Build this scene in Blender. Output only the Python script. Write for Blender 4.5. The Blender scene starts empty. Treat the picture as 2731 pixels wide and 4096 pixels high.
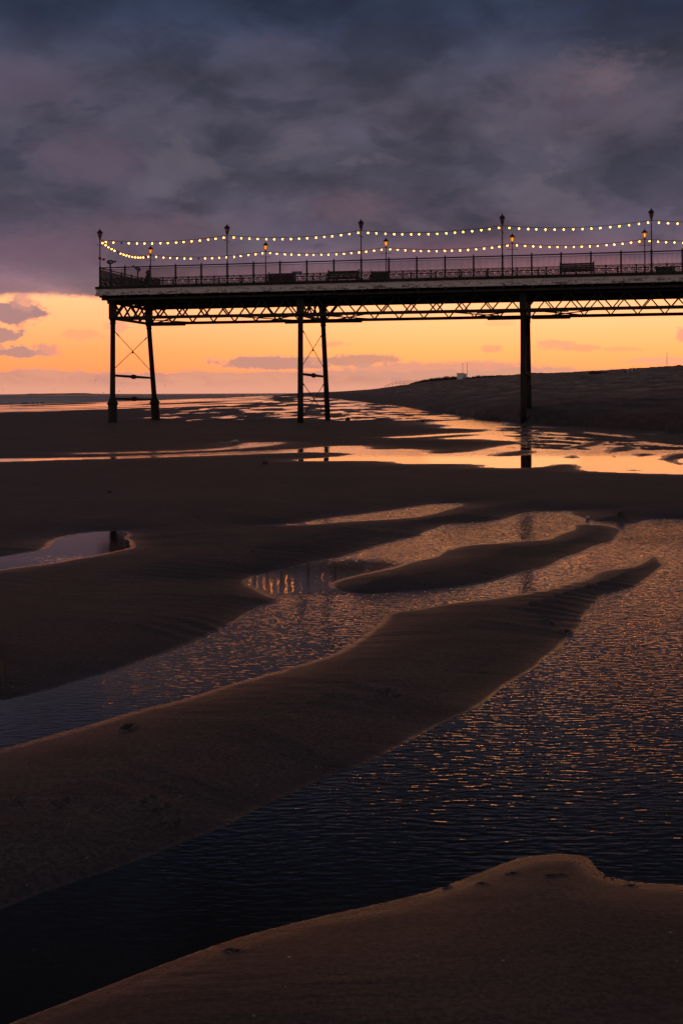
import bpy, math, random
import numpy as np
random.seed(7)
PI = math.pi
R = math.radians
scn = bpy.context.scene
col = scn.collection

# ------------------------------------------------------------------ camera model
F, XC, YH, HC = 4560.0, 1365.5, 1572.0, 1.55       # focal in px of the 2731x4096 picture, horizon row, eye height
TH = R(0.25)
def unroll(x, y):
    dx, dz = x - XC, YH - y
    return dx*math.cos(TH) + dz*math.sin(TH), -dx*math.sin(TH) + dz*math.cos(TH)
def at(x, y, d):
    X, Z = unroll(x, y)
    return (X*d/F, d, HC + Z*d/F)
def gnd(x, y, z=0.0):
    X, Z = unroll(x, y)
    d = (HC - z)*F/max(-Z, 1.0)
    return (X*d/F, d)
def srgb(r, g, b):
    f = lambda c: c/12.92 if c <= .04045 else ((c+.055)/1.055)**2.4
    return (f(r/255), f(g/255), f(b/255))

# ------------------------------------------------------------------ mesh builder
class MB:
    def __init__(s): s.v = []; s.f = []; s.mi = []
    def add(s, vs, fs, m=0):
        b = len(s.v); s.v += [tuple(p) for p in vs]
        for f in fs: s.f.append(tuple(b+i for i in f)); s.mi.append(m)
    def box(s, x0, x1, y0, y1, z0, z1, m=0):
        vs = [(x, y, z) for z in (z0, z1) for y in (y0, y1) for x in (x0, x1)]
        s.add(vs, [(0,2,3,1),(4,5,7,6),(0,1,5,4),(2,6,7,3),(0,4,6,2),(1,3,7,5)], m)
    def bar(s, p, q, w, h, up=(0,0,1), m=0):
        p = np.array(p, float); q = np.array(q, float); d = q-p; d /= np.linalg.norm(d)
        u = np.array(up, float); a = np.cross(d, u)
        if np.linalg.norm(a) < 1e-4: a = np.cross(d, (1,0,0))
        a /= np.linalg.norm(a); b = np.cross(a, d)
        vs = []
        for c in (p, q):
            for i, j in ((-1,-1),(1,-1),(1,1),(-1,1)): vs.append(c + a*i*w/2 + b*j*h/2)
        s.add(vs, [(0,1,2,3),(7,6,5,4),(0,4,5,1),(1,5,6,2),(2,6,7,3),(3,7,4,0)], m)
    def sweep(s, pts, r, n=6, m=0, closed=False):
        pts = [np.array(p, float) for p in pts]; N = len(pts)
        rr = r if hasattr(r, '__len__') else [r]*N
        vs = []; prev = None
        for i in range(N):
            if closed: t = pts[(i+1) % N]-pts[i-1]
            else: t = pts[min(i+1, N-1)]-pts[max(i-1, 0)]
            t = t/(np.linalg.norm(t)+1e-9)
            if prev is None:
                a = np.cross(t, (0,0,1.))
                if np.linalg.norm(a) < .05: a = np.cross(t, (1.,0,0))
            else:
                a = prev - t*np.dot(prev, t)
            a = a/(np.linalg.norm(a)+1e-9); b = np.cross(t, a); prev = a
            for k in range(n):
                an = 2*PI*k/n; vs.append(pts[i] + (a*math.cos(an)+b*math.sin(an))*rr[i])
        fs = []
        for i in range(N if closed else N-1):
            j = (i+1) % N
            for k in range(n):
                l = (k+1) % n; fs.append((i*n+k, i*n+l, j*n+l, j*n+k))
        if not closed:
            fs.append(tuple(range(n))[::-1]); fs.append(tuple((N-1)*n+k for k in range(n)))
        s.add(vs, fs, m)
    def tube(s, p, q, r1, r2=None, n=8, m=0):
        s.sweep([p, q], [r1, r1 if r2 is None else r2], n, m)
    def lathe(s, prof, c=(0,0,0), n=12, m=0, sx=1, sy=1, lean=(0,0), rot=0):
        vs = []; N = len(prof)
        for r, z in prof:
            for k in range(n):
                a = 2*PI*k/n + rot
                vs.append((c[0]+r*math.cos(a)*sx+lean[0]*z, c[1]+r*math.sin(a)*sy+lean[1]*z, c[2]+z))
        fs = [(i*n+k, i*n+(k+1) % n, (i+1)*n+(k+1) % n, (i+1)*n+k) for i in range(N-1) for k in range(n)]
        fs.append(tuple(range(n))[::-1]); fs.append(tuple((N-1)*n+k for k in range(n)))
        s.add(vs, fs, m)
    def ball(s, c, r, n=8, sx=1, sy=1, sz=1, m=0):
        k = max(4, n//2+1)
        s.lathe([(max(r*math.sin(PI*i/k), r*.02), -r*sz*math.cos(PI*i/k)) for i in range(k+1)], c, n, m, sx, sy)
    def build(s, name, mat, parent=None, loc=None, smooth=False):
        me = bpy.data.meshes.new(name)
        me.from_pydata(s.v, [], s.f)
        for mm in (mat if isinstance(mat, (list, tuple)) else [mat]): me.materials.append(mm)
        if any(s.mi): me.polygons.foreach_set('material_index', s.mi)
        if smooth: me.polygons.foreach_set('use_smooth', [True]*len(s.f))
        me.validate(); me.update()
        o = bpy.data.objects.new(name, me); col.objects.link(o)
        if parent: o.parent = parent
        if loc: o.location = loc
        return o

def tag(o, label=None, cat=None, group=None, kind=None):
    if label: o['label'] = label
    if cat: o['category'] = cat
    if group: o['group'] = group
    if kind: o['kind'] = kind
    return o
def empty(name, loc, rz=0.0):
    o = bpy.data.objects.new(name, None); col.objects.link(o); o.empty_display_size = .3
    o.location = loc; o.rotation_euler = (0, 0, rz); return o
def copy_tree(root, loc, rz=None, skip=()):
    r = root.copy(); col.objects.link(r); r.location = loc
    if rz is not None: r.rotation_euler = (0, 0, rz)
    for ch in list(root.children):
        c = ch.copy(); col.objects.link(c); c.parent = r
        for g in ch.children:
            d = g.copy(); col.objects.link(d); d.parent = c
    return r

# ------------------------------------------------------------------ node helpers
class NT:
    def __init__(s, nt): s.nt = nt; s.n = nt.nodes; s.l = nt.links
    def node(s, t, **kw):
        nd = s.n.new(t)
        for k, v in kw.items(): setattr(nd, k, v)
        return nd
    def put(s, sock, v):
        if v is None: return
        if isinstance(v, bpy.types.NodeSocket): s.l.new(v, sock)
        else:
            if hasattr(v, '__len__') and len(v) == 3 and hasattr(sock.default_value, '__len__') and len(sock.default_value) == 4: v = (*v, 1)
            sock.default_value = v
    def m(s, op, a, b=None, c=None, clamp=False):
        nd = s.node('ShaderNodeMath', operation=op, use_clamp=clamp)
        for i, v in enumerate((a, b, c)): s.put(nd.inputs[i], v)
        return nd.outputs[0]
    def ss(s, x, lo, hi, a=0.0, b=1.0):
        nd = s.node('ShaderNodeMapRange', interpolation_type='SMOOTHSTEP')
        for i, v in enumerate((x, lo, hi, a, b)): s.put(nd.inputs[i], v)
        return nd.outputs[0]
    def mix(s, f, a, b):
        nd = s.node('ShaderNodeMix', data_type='RGBA')
        s.put(nd.inputs[0], f); s.put(nd.inputs[6], a); s.put(nd.inputs[7], b)
        return nd.outputs[2]
    def mul(s, a, b):
        nd = s.node('ShaderNodeMix', data_type='RGBA', blend_type='MULTIPLY')
        nd.inputs[0].default_value = 1
        s.put(nd.inputs[6], a); s.put(nd.inputs[7], b); return nd.outputs[2]
    def noise(s, vec, scale, detail=2, rough=.5, out=0, dim='3D', dist=0.0):
        nd = s.node('ShaderNodeTexNoise', noise_dimensions=dim)
        s.put(nd.inputs['Vector'], vec); nd.inputs['Scale'].default_value = scale
        nd.inputs['Detail'].default_value = detail; nd.inputs['Roughness'].default_value = rough
        nd.inputs['Distortion'].default_value = dist
        return nd.outputs[out]
    def comb(s, x, y, z=0.0):
        nd = s.node('ShaderNodeCombineXYZ')
        for i, v in enumerate((x, y, z)): s.put(nd.inputs[i], v)
        return nd.outputs[0]
    def sep(s, v):
        nd = s.node('ShaderNodeSeparateXYZ'); s.put(nd.inputs[0], v); return nd.outputs
    def mapv(s, v, scale=(1,1,1), rot=(0,0,0)):
        nd = s.node('ShaderNodeMapping'); s.put(nd.inputs[0], v)
        nd.inputs['Scale'].default_value = scale; nd.inputs['Rotation'].default_value = rot
        return nd.outputs[0]
    def ramp(s, f, stops, interp='LINEAR'):
        nd = s.node('ShaderNodeValToRGB'); cr = nd.color_ramp; cr.interpolation = interp
        while len(cr.elements) < len(stops): cr.elements.new(.5)
        for e, (p, c) in zip(cr.elements, stops):
            e.position = p; e.color = (*c, 1) if hasattr(c, '__len__') else (c, c, c, 1)
        s.put(nd.inputs[0], f); return nd.outputs[0]

def newmat(name):
    m = bpy.data.materials.new(name); m.use_nodes = True
    t = NT(m.node_tree); t.n.clear()
    out = t.node('ShaderNodeOutputMaterial'); return m, t, out
def principled(t, out, base, rough, spec=.5, metal=0, normal=None, **kw):
    b = t.node('ShaderNodeBsdfPrincipled')
    t.put(b.inputs['Base Color'], base); t.put(b.inputs['Roughness'], rough)
    b.inputs['Specular IOR Level'].default_value = spec; b.inputs['Metallic'].default_value = metal
    if normal is not None: t.put(b.inputs['Normal'], normal)
    if out is not None: t.l.new(b.outputs[0], out.inputs[0])
    return b
def bump(t, h, dist, strength=1.0, normal=None):
    b = t.node('ShaderNodeBump'); t.put(b.inputs['Height'], h)
    b.inputs['Distance'].default_value = dist; t.put(b.inputs['Strength'], strength)
    if normal is not None: t.put(b.inputs['Normal'], normal)
    return b.outputs[0]
def objcoord(t): return t.node('ShaderNodeTexCoord').outputs['Object']

def mat_paint(name, c1, c2, rough=.5, scale=6, spec=.4, bumpd=.004):
    m, t, out = newmat(name); v = objcoord(t)
    n = t.noise(v, scale, 5, .6); n2 = t.noise(v, scale*7, 3)
    c = t.mix(t.ss(n, .4, .65), c1, c2)
    principled(t, out, c, t.m('MULTIPLY_ADD', n2, .3, rough-.15), spec, normal=bump(t, n2, bumpd))
    return m
M = {}
M['iron'] = mat_paint('dark_ironwork', (.012,.013,.015), (.030,.018,.012), .6, 3, .3)
M['iron2'] = mat_paint('painted_iron', (.010,.016,.020), (.020,.020,.022), .45, 5, .4)
M['wood'] = mat_paint('weathered_bench_wood', (.030,.020,.015), (.055,.038,.028), .7, 5, .25)
M['deck'] = mat_paint('deck_boards', (.06,.05,.045), (.10,.085,.07), .8, 4, .2)
M['kerb'] = mat_paint('kerb_timber', (.022,.019,.018), (.05,.042,.038), .8, 3, .2)
M['blue'] = mat_paint('blue_paint', (.010,.035,.12), (.008,.028,.09), .4, 5, .5)
M['signblue'] = mat_paint('sign_blue', (.02,.10,.42), (.02,.08,.34), .4, 5, .4)
M['white'] = mat_paint('white_paint', (.75,.75,.76), (.62,.6,.6), .6, 3)
M['red'] = mat_paint('red_paint', (.30,.015,.01), (.2,.012,.01), .5, 5)
M['stone'] = mat_paint('dark_stone', (.03,.026,.024), (.07,.055,.045), .8, 12)
M['shell'] = mat_paint('pale_shell', (.6,.56,.55), (.5,.46,.45), .5, 12)
M['cable'] = mat_paint('black_cable', (.01,.01,.011), (.014,.013,.013), .6, 5)
M['birdg'] = mat_paint('grey_feathers', (.10,.09,.09), (.16,.15,.15), .8, 5)
M['hair'] = mat_paint('dark_hair', (.012,.008,.006), (.022,.013,.009), .6, 30)
M['skin'] = mat_paint('skin', (.42,.24,.17), (.38,.21,.15), .55, 12)
M['coat'] = mat_paint('navy_coat', (.010,.013,.028), (.016,.018,.034), .85, 12)
M['grass'] = mat_paint('marram_grass', (.045,.038,.020), (.085,.065,.035), .9, 1)
M['dogw'] = mat_paint('white_fur', (.55,.48,.44), (.45,.40,.36), .9, 12)
M['dogb'] = mat_paint('black_fur', (.02,.016,.015), (.035,.028,.025), .9, 12)
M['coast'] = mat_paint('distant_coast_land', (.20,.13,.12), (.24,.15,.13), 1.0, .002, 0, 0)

# pale stained fascia
m, t, out = newmat('stained_concrete'); v = objcoord(t); sx, sy, sz = t.sep(v)
pn = t.noise(t.mapv(v, (1.2,1.2,5)), 2.2, 6, .65)
drip = t.noise(t.mapv(v, (9,9,.6)), 1.5, 4, .6)
low = t.ss(sz, 7.02, 6.80)
dk = t.m('MULTIPLY', t.ss(t.m('ADD', t.m('MULTIPLY', pn, .75), t.m('MULTIPLY', drip, .35)), .52, .64), t.m('MULTIPLY_ADD', low, .75, .25))
rust = t.ss(t.noise(t.mapv(v, (1,1,.2)), 1.4, 3), .64, .72)
c = t.mix(dk, (.68,.59,.53), (.12,.10,.085)); c = t.mix(t.m('MULTIPLY', rust, .6), c, (.30,.13,.05))
principled(t, out, c, .75, .3, normal=bump(t, pn, .01)); M['fascia'] = m

# emissive bulbs
def mat_emit(name, c, s):
    m, t, out = newmat(name); e = t.node('ShaderNodeEmission'); t.put(e.inputs[0], c); e.inputs[1].default_value = s
    t.l.new(e.outputs[0], out.inputs[0]); return m
M['bulb'] = mat_emit('bulb_filament_glow', (1.0,.31,.025), 110.0)
m, t, out = newmat('lit_bulb_glass')
tr = t.node('ShaderNodeBsdfTransparent'); tr.inputs[0].default_value = (1,.9,.7,1)
em = t.node('ShaderNodeEmission'); em.inputs[0].default_value = (1,.40,.14,1); em.inputs[1].default_value = 3.0
mx = t.node('ShaderNodeMixShader'); mx.inputs[0].default_value = .28
t.l.new(tr.outputs[0], mx.inputs[1]); t.l.new(em.outputs[0], mx.inputs[2]); t.l.new(mx.outputs[0], out.inputs[0]); M['bulbglass'] = m
M['flame'] = mat_emit('lantern_glow', (1.0,.42,.07), 12.0)
m, t, out = newmat('dead_bulb_glass'); principled(t, out, (.10,.06,.05), .2, .5); M['dead'] = m
def mat_glass(name, tint, emis=None):
    m, t, out = newmat(name)
    tr = t.node('ShaderNodeBsdfTransparent'); tr.inputs[0].default_value = (*tint, 1)
    gl = t.node('ShaderNodeBsdfGlossy'); gl.inputs['Roughness'].default_value = .08
    mx = t.node('ShaderNodeMixShader'); mx.inputs[0].default_value = .08
    t.l.new(tr.outputs[0], mx.inputs[1]); t.l.new(gl.outputs[0], mx.inputs[2]); t.l.new(mx.outputs[0], out.inputs[0]); return m
M['glass'] = mat_glass('lantern_glass', (.50,.34,.28))
m, t, out = newmat('lit_lantern_glass')
tr = t.node('ShaderNodeBsdfTransparent'); tr.inputs[0].default_value = (.75,.30,.10,1)
em = t.node('ShaderNodeEmission'); em.inputs[0].default_value = (1,.30,.04,1); em.inputs[1].default_value = .8
mx = t.node('ShaderNodeMixShader'); mx.inputs[0].default_value = .6
t.l.new(tr.outputs[0], mx.inputs[1]); t.l.new(em.outputs[0], mx.inputs[2]); t.l.new(mx.outputs[0], out.inputs[0]); M['litglass'] = m

# ------------------------------------------------------------------ sand
m, t, out = newmat('beach_sand'); v = objcoord(t); sx, sy, sz = t.sep(v)
big = t.noise(t.mapv(v, (.5,.22,.5)), 1.0, 4, .55)
med = t.noise(t.mapv(v, (1.2,3.2,1), (0,0,R(12))), 1.3, 5, .6)
fine = t.noise(v, 160, 3, .7)
grit = t.noise(v, 420, 1, .5)
base = t.mix(t.ss(big, .35, .65), (.080,.070,.070), (.112,.095,.093))
base = t.mix(t.m('MULTIPLY', t.ss(med, .46, .62), .45), base, (.060,.050,.050))
dry = t.ss(sz, .2, 2.0)
base = t.mix(dry, base, t.mix(t.ss(t.noise(t.mapv(v, (.5,.16,1)), 1.0, 6, .7), .40, .60), (.13,.090,.076), (.50,.35,.285)))
wet = t.ss(t.m('ADD', sz, t.m('MULTIPLY', t.m('SUBTRACT', med, .5), .03)), .030, .002, 0, 1); rim = t.ss(sz, .0065, .0015, 0, 1)
base = t.mix(t.ss(t.noise(t.mapv(v, (.9,.5,1), (0,0,R(20))), .8, 4, .6), .42, .60, 0, .45), base, (.062,.054,.054))
base = t.mix(t.m('MULTIPLY', t.m('MULTIPLY', wet, t.ss(sz, -.006, .0, .15, 1)), .6), base, (.030,.025,.025))
base = t.mix(t.ss(fine, .52, .72, 0, .7), base, (.03,.023,.02))
def spots(scale, r_, keep):
    vo = t.node('ShaderNodeTexVoronoi', feature='F1'); t.put(vo.inputs['Vector'], t.mapv(v, (1,1,.2))); vo.inputs['Scale'].default_value = scale
    cs = t.sep(vo.outputs['Color']); rr_ = t.m('MULTIPLY', cs[1], r_)
    return t.m('MULTIPLY', t.m('LESS_THAN', t.m('ADD', vo.outputs['Distance'], t.m('MULTIPLY', t.m('SUBTRACT', t.noise(v, scale*6, 2), .5), r_)), rr_), t.m('LESS_THAN', cs[0], keep))
pale = spots(26, .14, .22); dark = spots(4, .13, .30); dark2 = spots(12, .16, .26)
base = t.mix(t.m('MULTIPLY', dark, .8), base, (.018,.016,.016)); base = t.mix(t.m('MULTIPLY', dark2, .7), base, (.022,.018,.018)); base = t.mix(t.m('MULTIPLY', pale, .8), base, (.42,.38,.35))
base = t.mix(t.ss(grit, .76, .82), base, (.55,.5,.46))
spk = t.noise(v, 55, 2, .6)
base = t.mul(base, t.comb(*[t.ss(spk, .34, .66, .62, 1.38)]*3))
near = t.ss(sy, 2.0, 14.0, .62, 1.0)
rip = t.node('ShaderNodeTexWave', wave_type='BANDS', bands_direction='Y', wave_profile='SIN')
t.put(rip.inputs['Vector'], t.mapv(v, (.30,1,1), (0,0,R(-14)))); rip.inputs['Scale'].default_value = 1.9
rip.inputs['Distortion'].default_value = 7; rip.inputs['Detail'].default_value = 3; rip.inputs['Detail Scale'].default_value = .8
ripm = t.m('MULTIPLY', rip.outputs['Fac'], t.ss(t.noise(t.mapv(v, (.6,.6,1)), .8, 2), .45, .62))
h = t.m('ADD', t.m('MULTIPLY', ripm, .0028), t.m('ADD', t.m('MULTIPLY', fine, .0040), t.m('MULTIPLY', med, .012)))
fr_ = t.noise(t.mapv(v, (3.5,16,1), (0,0,R(-16))), 1.0, 3, .5)
h = t.m('ADD', h, t.m('MULTIPLY', t.m('MULTIPLY', fr_, t.ss(t.noise(t.mapv(v, (.5,.5,1)), 1.3, 3), .40, .58)), .017))
dune = t.noise(t.mapv(v, (.9,.5,1)), 1.1, 5, .65)
h = t.m('ADD', h, t.m('MULTIPLY', t.m('MULTIPLY', dune, dry), .28))
rough = t.m('SUBTRACT', .66, t.m('ADD', t.m('MULTIPLY', wet, .24), t.m('MULTIPLY', rim, .27)))
principled(t, out, base, rough, .5, normal=bump(t, h, 1.0, 1.0)); M['sand'] = m

# ------------------------------------------------------------------ water (thin clear sheet over sand)
m, t, out = newmat('pool_water'); v = objcoord(t); sx, sy, sz = t.sep(v)
warp = t.noise(t.mapv(v, (.45,.45,1)), 1.0, 2, .5, 1)
wv = t.node('ShaderNodeVectorMath', operation='MULTIPLY_ADD'); t.l.new(warp, wv.inputs[0]); wv.inputs[1].default_value = (.35,.35,0); t.l.new(v, wv.inputs[2])
vv = wv.outputs[0]
r1 = t.noise(t.mapv(vv, (12,38,1), (0,0,R(-7))), 1.0, 1.0, .45)
r2 = t.noise(t.mapv(vv, (20,52,1), (0,0,R(11))), 1.0, 1.0, .5)
calm = t.ss(t.noise(t.mapv(v, (.32,.20,1)), 1.0, 2, .5), .38, .58, .88, 1.0)
nearc = t.m('MULTIPLY', t.ss(sy, 2.8, 4.6, .28, 1.0), t.ss(sy, 10, 5.5, 1.0, 1.2))
tt0 = t.m('DIVIDE', sx, t.m('MAXIMUM', sy, 1.0))
rightm = t.m('MULTIPLY', t.ss(tt0, -.10, .10, .80, 1.3), t.ss(tt0, -.30, -.12, .40, 1.0))
tt_ = t.m('DIVIDE', sx, t.m('MAXIMUM', sy, 1.0))
S_ = t.m('MULTIPLY', t.m('MULTIPLY', t.ss(sy, 8.5, 9.0), t.ss(sy, 10.9, 10.2)), t.m('MULTIPLY', t.m('MAXIMUM', t.ss(tt_, -.16, -.10), t.ss(sy, 11.3, 11.9)), t.ss(tt_, .09, .02)))
rightm = t.m('ADD', t.m('MULTIPLY', rightm, t.m('SUBTRACT', 1.0, S_)), t.m('MULTIPLY', S_, .042))
rightm = t.m('MULTIPLY', rightm, t.m('SUBTRACT', 1.0, t.m('MULTIPLY', t.m('MULTIPLY', t.ss(sy, 10.6, 11.4), t.ss(sy, 15, 14)), t.ss(tt_, -.15, -.19, 0, .85))))
hh = t.m('ADD', t.m('MULTIPLY', r1, .0028), t.m('MULTIPLY', r2, .0010))
tt0 = t.m('DIVIDE', sx, t.m('MAXIMUM', sy, 1.0))
farc = t.m('ADD', t.m('ADD', t.ss(sy, 17, 21, 1.0, .09), t.ss(sy, 26.5, 29, 0, .36)), t.ss(sy, 33, 37, 0, -.15))
farc = t.m('MULTIPLY', farc, t.m('MULTIPLY', t.ss(sy, 20, 23, 1, t.ss(t.m('DIVIDE', sx, t.m('MAXIMUM', sy, 1.0)), -.02, -.07, 1.0, 5.0)), t.m('ADD', 1.0, t.m('MULTIPLY', t.ss(sy, 11, 12), t.ss(sy, 17, 16, 0, t.ss(tt0, .05, .12, .1, .9))))))
hh = t.m('MULTIPLY', hh, t.m('MULTIPLY', t.m('MULTIPLY', calm, nearc), t.m('MULTIPLY', farc, rightm)))
nrm = bump(t, hh, 1.0, 1.0)
fr = t.node('ShaderNodeFresnel'); fr.inputs[0].default_value = 1.48; t.l.new(nrm, fr.inputs['Normal'])
gl = t.node('ShaderNodeBsdfGlossy'); gl.inputs['Color'].default_value = (1,.93,.86,1); t.put(gl.inputs['Roughness'], t.m('MULTIPLY_ADD', S_, .018, .035)); t.l.new(nrm, gl.inputs['Normal'])
tr = t.node('ShaderNodeBsdfTransparent'); tr.inputs[0].default_value = (.74,.70,.68,1)
mx = t.node('ShaderNodeMixShader'); t.l.new(fr.outputs[0], mx.inputs[0]); t.l.new(tr.outputs[0], mx.inputs[1]); t.l.new(gl.outputs[0], mx.inputs[2])
t.l.new(mx.outputs[0], out.inputs[0]); M['water'] = m

# sea
m, t, out = newmat('sea_water'); v = objcoord(t); sx, sy, sz = t.sep(v)
n1 = t.noise(t.mapv(v, (.12,.5,1)), 1.0, 5, .65)
fm = t.m('ADD', t.m('MULTIPLY', sz, 1.1), t.noise(t.mapv(v, (.045,.03,1)), 1.0, 5, .7))
dist = t.m('DIVIDE', sy, 420.0)
foam = t.m('MULTIPLY', t.ss(fm, .46, .64), t.ss(dist, 1.9, .9))
c = t.mix(foam, (.035,.040,.055), (.80,.72,.70))
principled(t, out, c, t.m('MULTIPLY_ADD', foam, .3, .28), .5, normal=bump(t, n1, .9)); M['sea'] = m

# ------------------------------------------------------------------ numpy noise
rng = np.random.RandomState(11)
PERM = rng.permutation(4096); GA = rng.rand(4096)*2*PI
def pn2(x, y, seed=0):
    xi = np.floor(x).astype(np.int64); yi = np.floor(y).astype(np.int64)
    xf = x-xi; yf = y-yi
    u = xf*xf*xf*(xf*(xf*6-15)+10); w = yf*yf*yf*(yf*(yf*6-15)+10)
    def g(a, b, dx, dy):
        h = PERM[(PERM[(a+seed*37) & 4095]+b) & 4095]; an = GA[h]
        return np.cos(an)*dx+np.sin(an)*dy
    n00 = g(xi, yi, xf, yf); n10 = g(xi+1, yi, xf-1, yf)
    n01 = g(xi, yi+1, xf, yf-1); n11 = g(xi+1, yi+1, xf-1, yf-1)
    return ((n00*(1-u)+n10*u)*(1-w)+(n01*(1-u)+n11*u)*w)*1.5
def fbm(x, y, o=4, seed=0, gain=.5):
    s = 0; a = 1; tot = 0
    for i in range(o):
        s = s+a*pn2(x*2**i, y*2**i, seed+i*5); tot += a; a *= gain
    return s/tot
def sstep(x, a, b):
    t_ = np.clip((x-a)/(b-a), 0, 1); return t_*t_*(3-2*t_)

# ------------------------------------------------------------------ pools traced on the ground plane
BIG = [(-500,2760),(0,2806),(105,2782),(226,2752),(348,2714),(505,2668),(644,2616),(766,2569),(836,2543),(940,2491),(1001,2452),(1062,2421),(1115,2405),(1136,2395),
 (1088,2381),(1045,2360),(1010,2343),(984,2331),(1001,2317),(1050,2296),(1132,2280),(1219,2259),(1324,2235),(1411,2217),(1498,2191),(1568,2170),(1611,2156),(1680,2146),
 (1700,2141),(1739,2119),(1799,2097),(1897,2087),(1996,2080),(2068,2065),(2127,2049),(2173,2044),(2226,2041),(2252,2044),(2259,2058),(2292,2070),(2331,2079),(2364,2084),(2423,2087),(2482,2092),
 (2509,2093),(2555,2092),(2584,2084),(2647,2074),(2731,2078),(3200,2080),(3500,2600),(3400,3640),(2731,3538),(2585,3534),(2480,3521),(2393,3492),(2350,3425),(2306,3415),(2219,3411),(2123,3418),(2062,3428),
 (1975,3462),(1906,3490),(1801,3534),(1714,3566),(1627,3588),(1540,3610),(1366,3649),(1132,3703),(958,3745),(827,3788),(566,3888),(374,3962),(174,4040),(52,4088),(-500,4330),
 (-500,3830),(0,3642),(87,3610),(174,3575),(348,3518),(461,3479),(609,3427),(740,3370),(870,3327),(940,3296),(1027,3240),(1132,3192),(1219,3152),(1365,3087),(1418,3072),(1479,3048),(1592,2996),(1671,2952),
 (1740,2913),(1819,2874),(1888,2839),(1939,2808),(2003,2762),(2076,2712),(2176,2648),(2258,2580),(2276,2552),(2313,2534),(2336,2488),(2340,2461),(2395,2415),(2413,2388),(2441,2370),(2514,2351),(2578,2333),
 (2614,2301),(2660,2265),(2655,2247),(2637,2224),(2614,2219),(2578,2228),(2532,2251),(2495,2269),(2432,2274),(2363,2288),(2331,2315),(2258,2333),(2176,2356),(2076,2374),(1957,2393),(1848,2402),(1729,2420),
 (1665,2438),(1565,2447),(1528,2461),(1514,2488),(1464,2525),(1410,2571),(1339,2610),(1250,2645),(1071,2699),(893,2744),(714,2802),(536,2842),(348,2900),(174,2948),(0,3000),(-500,3140)]
ISL = [(1311,2337),(1344,2322),(1374,2314),(1436,2299),(1502,2286),(1538,2276),(1579,2266),(1614,2253),(1665,2240),(1720,2227),(1753,2207),(1805,2190),(1884,2177),(1963,2171),(2068,2164),(2173,2158),(2213,2138),
 (2265,2121),(2279,2115),(2262,2100),(2305,2095),(2364,2097),(2423,2099),(2463,2104),(2492,2115),(2486,2144),(2469,2167),(2397,2181),(2358,2204),(2311,2220),(2246,2240),(2200,2263),(2160,2276),(2068,2302),
 (1963,2325),(1858,2342),(1766,2356),(1665,2365),(1563,2372),(1461,2375),(1385,2370),(1323,2355)]
P2 = [(-600,2290),(0,2228),(58,2220),(107,2212),(179,2199),(192,2188),(219,2163),(268,2148),(321,2134),(375,2127),(429,2124),(473,2122),(504,2127),(513,2133),(504,2139),(496,2148),(500,2159),(522,2168),(520,2183),
 (513,2192),(473,2201),(429,2212),(371,2223),(304,2233),(237,2246),(170,2256),(80,2267),(0,2279),(-600,2380)]
P3 = [(1089,2101),(1206,2092),(1283,2080),(1318,2073),(1410,2062),(1487,2054),(1563,2042),(1635,2032),(1700,2024),(1739,2017),(1785,2012),(1825,2012),(1830,2020),(1799,2031),(1759,2040),(1733,2052),(1700,2061),(1624,2071),
 (1563,2076),(1461,2082),(1359,2088),(1257,2095),(1155,2101)]
UP = [(-600,1842),(0,1835),(249,1832),(448,1827),(580,1822),(746,1815),(912,1809),(1100,1802),(1215,1795),(1272,1790),(1341,1785),(1421,1783),(1456,1786),(1457,1794),(1490,1798),(1559,1798),(1617,1796),(1674,1799),(1691,1804),
 (1685,1809),(1708,1814),(1789,1814),(1863,1810),(1921,1804),(1961,1794),(2032,1781),(2085,1776),(2117,1777),(2118,1772),(2080,1767),(2059,1763),(1979,1761),(1949,1755),(1789,1756),(1766,1753),(1846,1749),(1949,1738),(1863,1737),(1789,1740),
 (1720,1745),(1645,1750),(1553,1751),(1559,1748),(1674,1743),(1789,1735),(1904,1731),(1990,1720),(1949,1716),(1898,1716),(1829,1712),(1766,1713),(1789,1707),(1817,1702),(1777,1696),(1743,1696),(1735,1688),(1900,1676),(2060,1672),(2200,1676),
 (2400,1686),(2560,1700),(2731,1718),(3300,1760),(3300,1915),(2731,1895),(2589,1894),(2483,1889),(2403,1886),(2350,1884),(2319,1877),(2327,1865),(2303,1855),(2244,1855),(2197,1857),(2191,1863),(2138,1868),(2059,1872),(1979,1870),(1942,1868),
 (1939,1865),(1949,1858),(1875,1855),(1789,1853),(1674,1854),(1585,1853),(1588,1845),(1444,1842),(1330,1843),(1192,1844),(1183,1841),(1215,1835),(1318,1831),(1387,1823),(1436,1815),(1358,1810),(1243,1808),(1100,1812),(912,1819),(746,1825),(580,1830),(448,1834),(249,1838),(0,1847),(-600,1858)]
SP = [(796,1800),(912,1792),(987,1782),(995,1772),(1060,1769),(1111,1769),(1103,1775),(1036,1786),(912,1796),(812,1803)]
CR = [(330,1812),(580,1807),(780,1801),(780,1804),(580,1811),(336,1815)]
def r5(l): return [(1900+a/1.8869, 1640+b/1.8869) for a, b in l]
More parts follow.
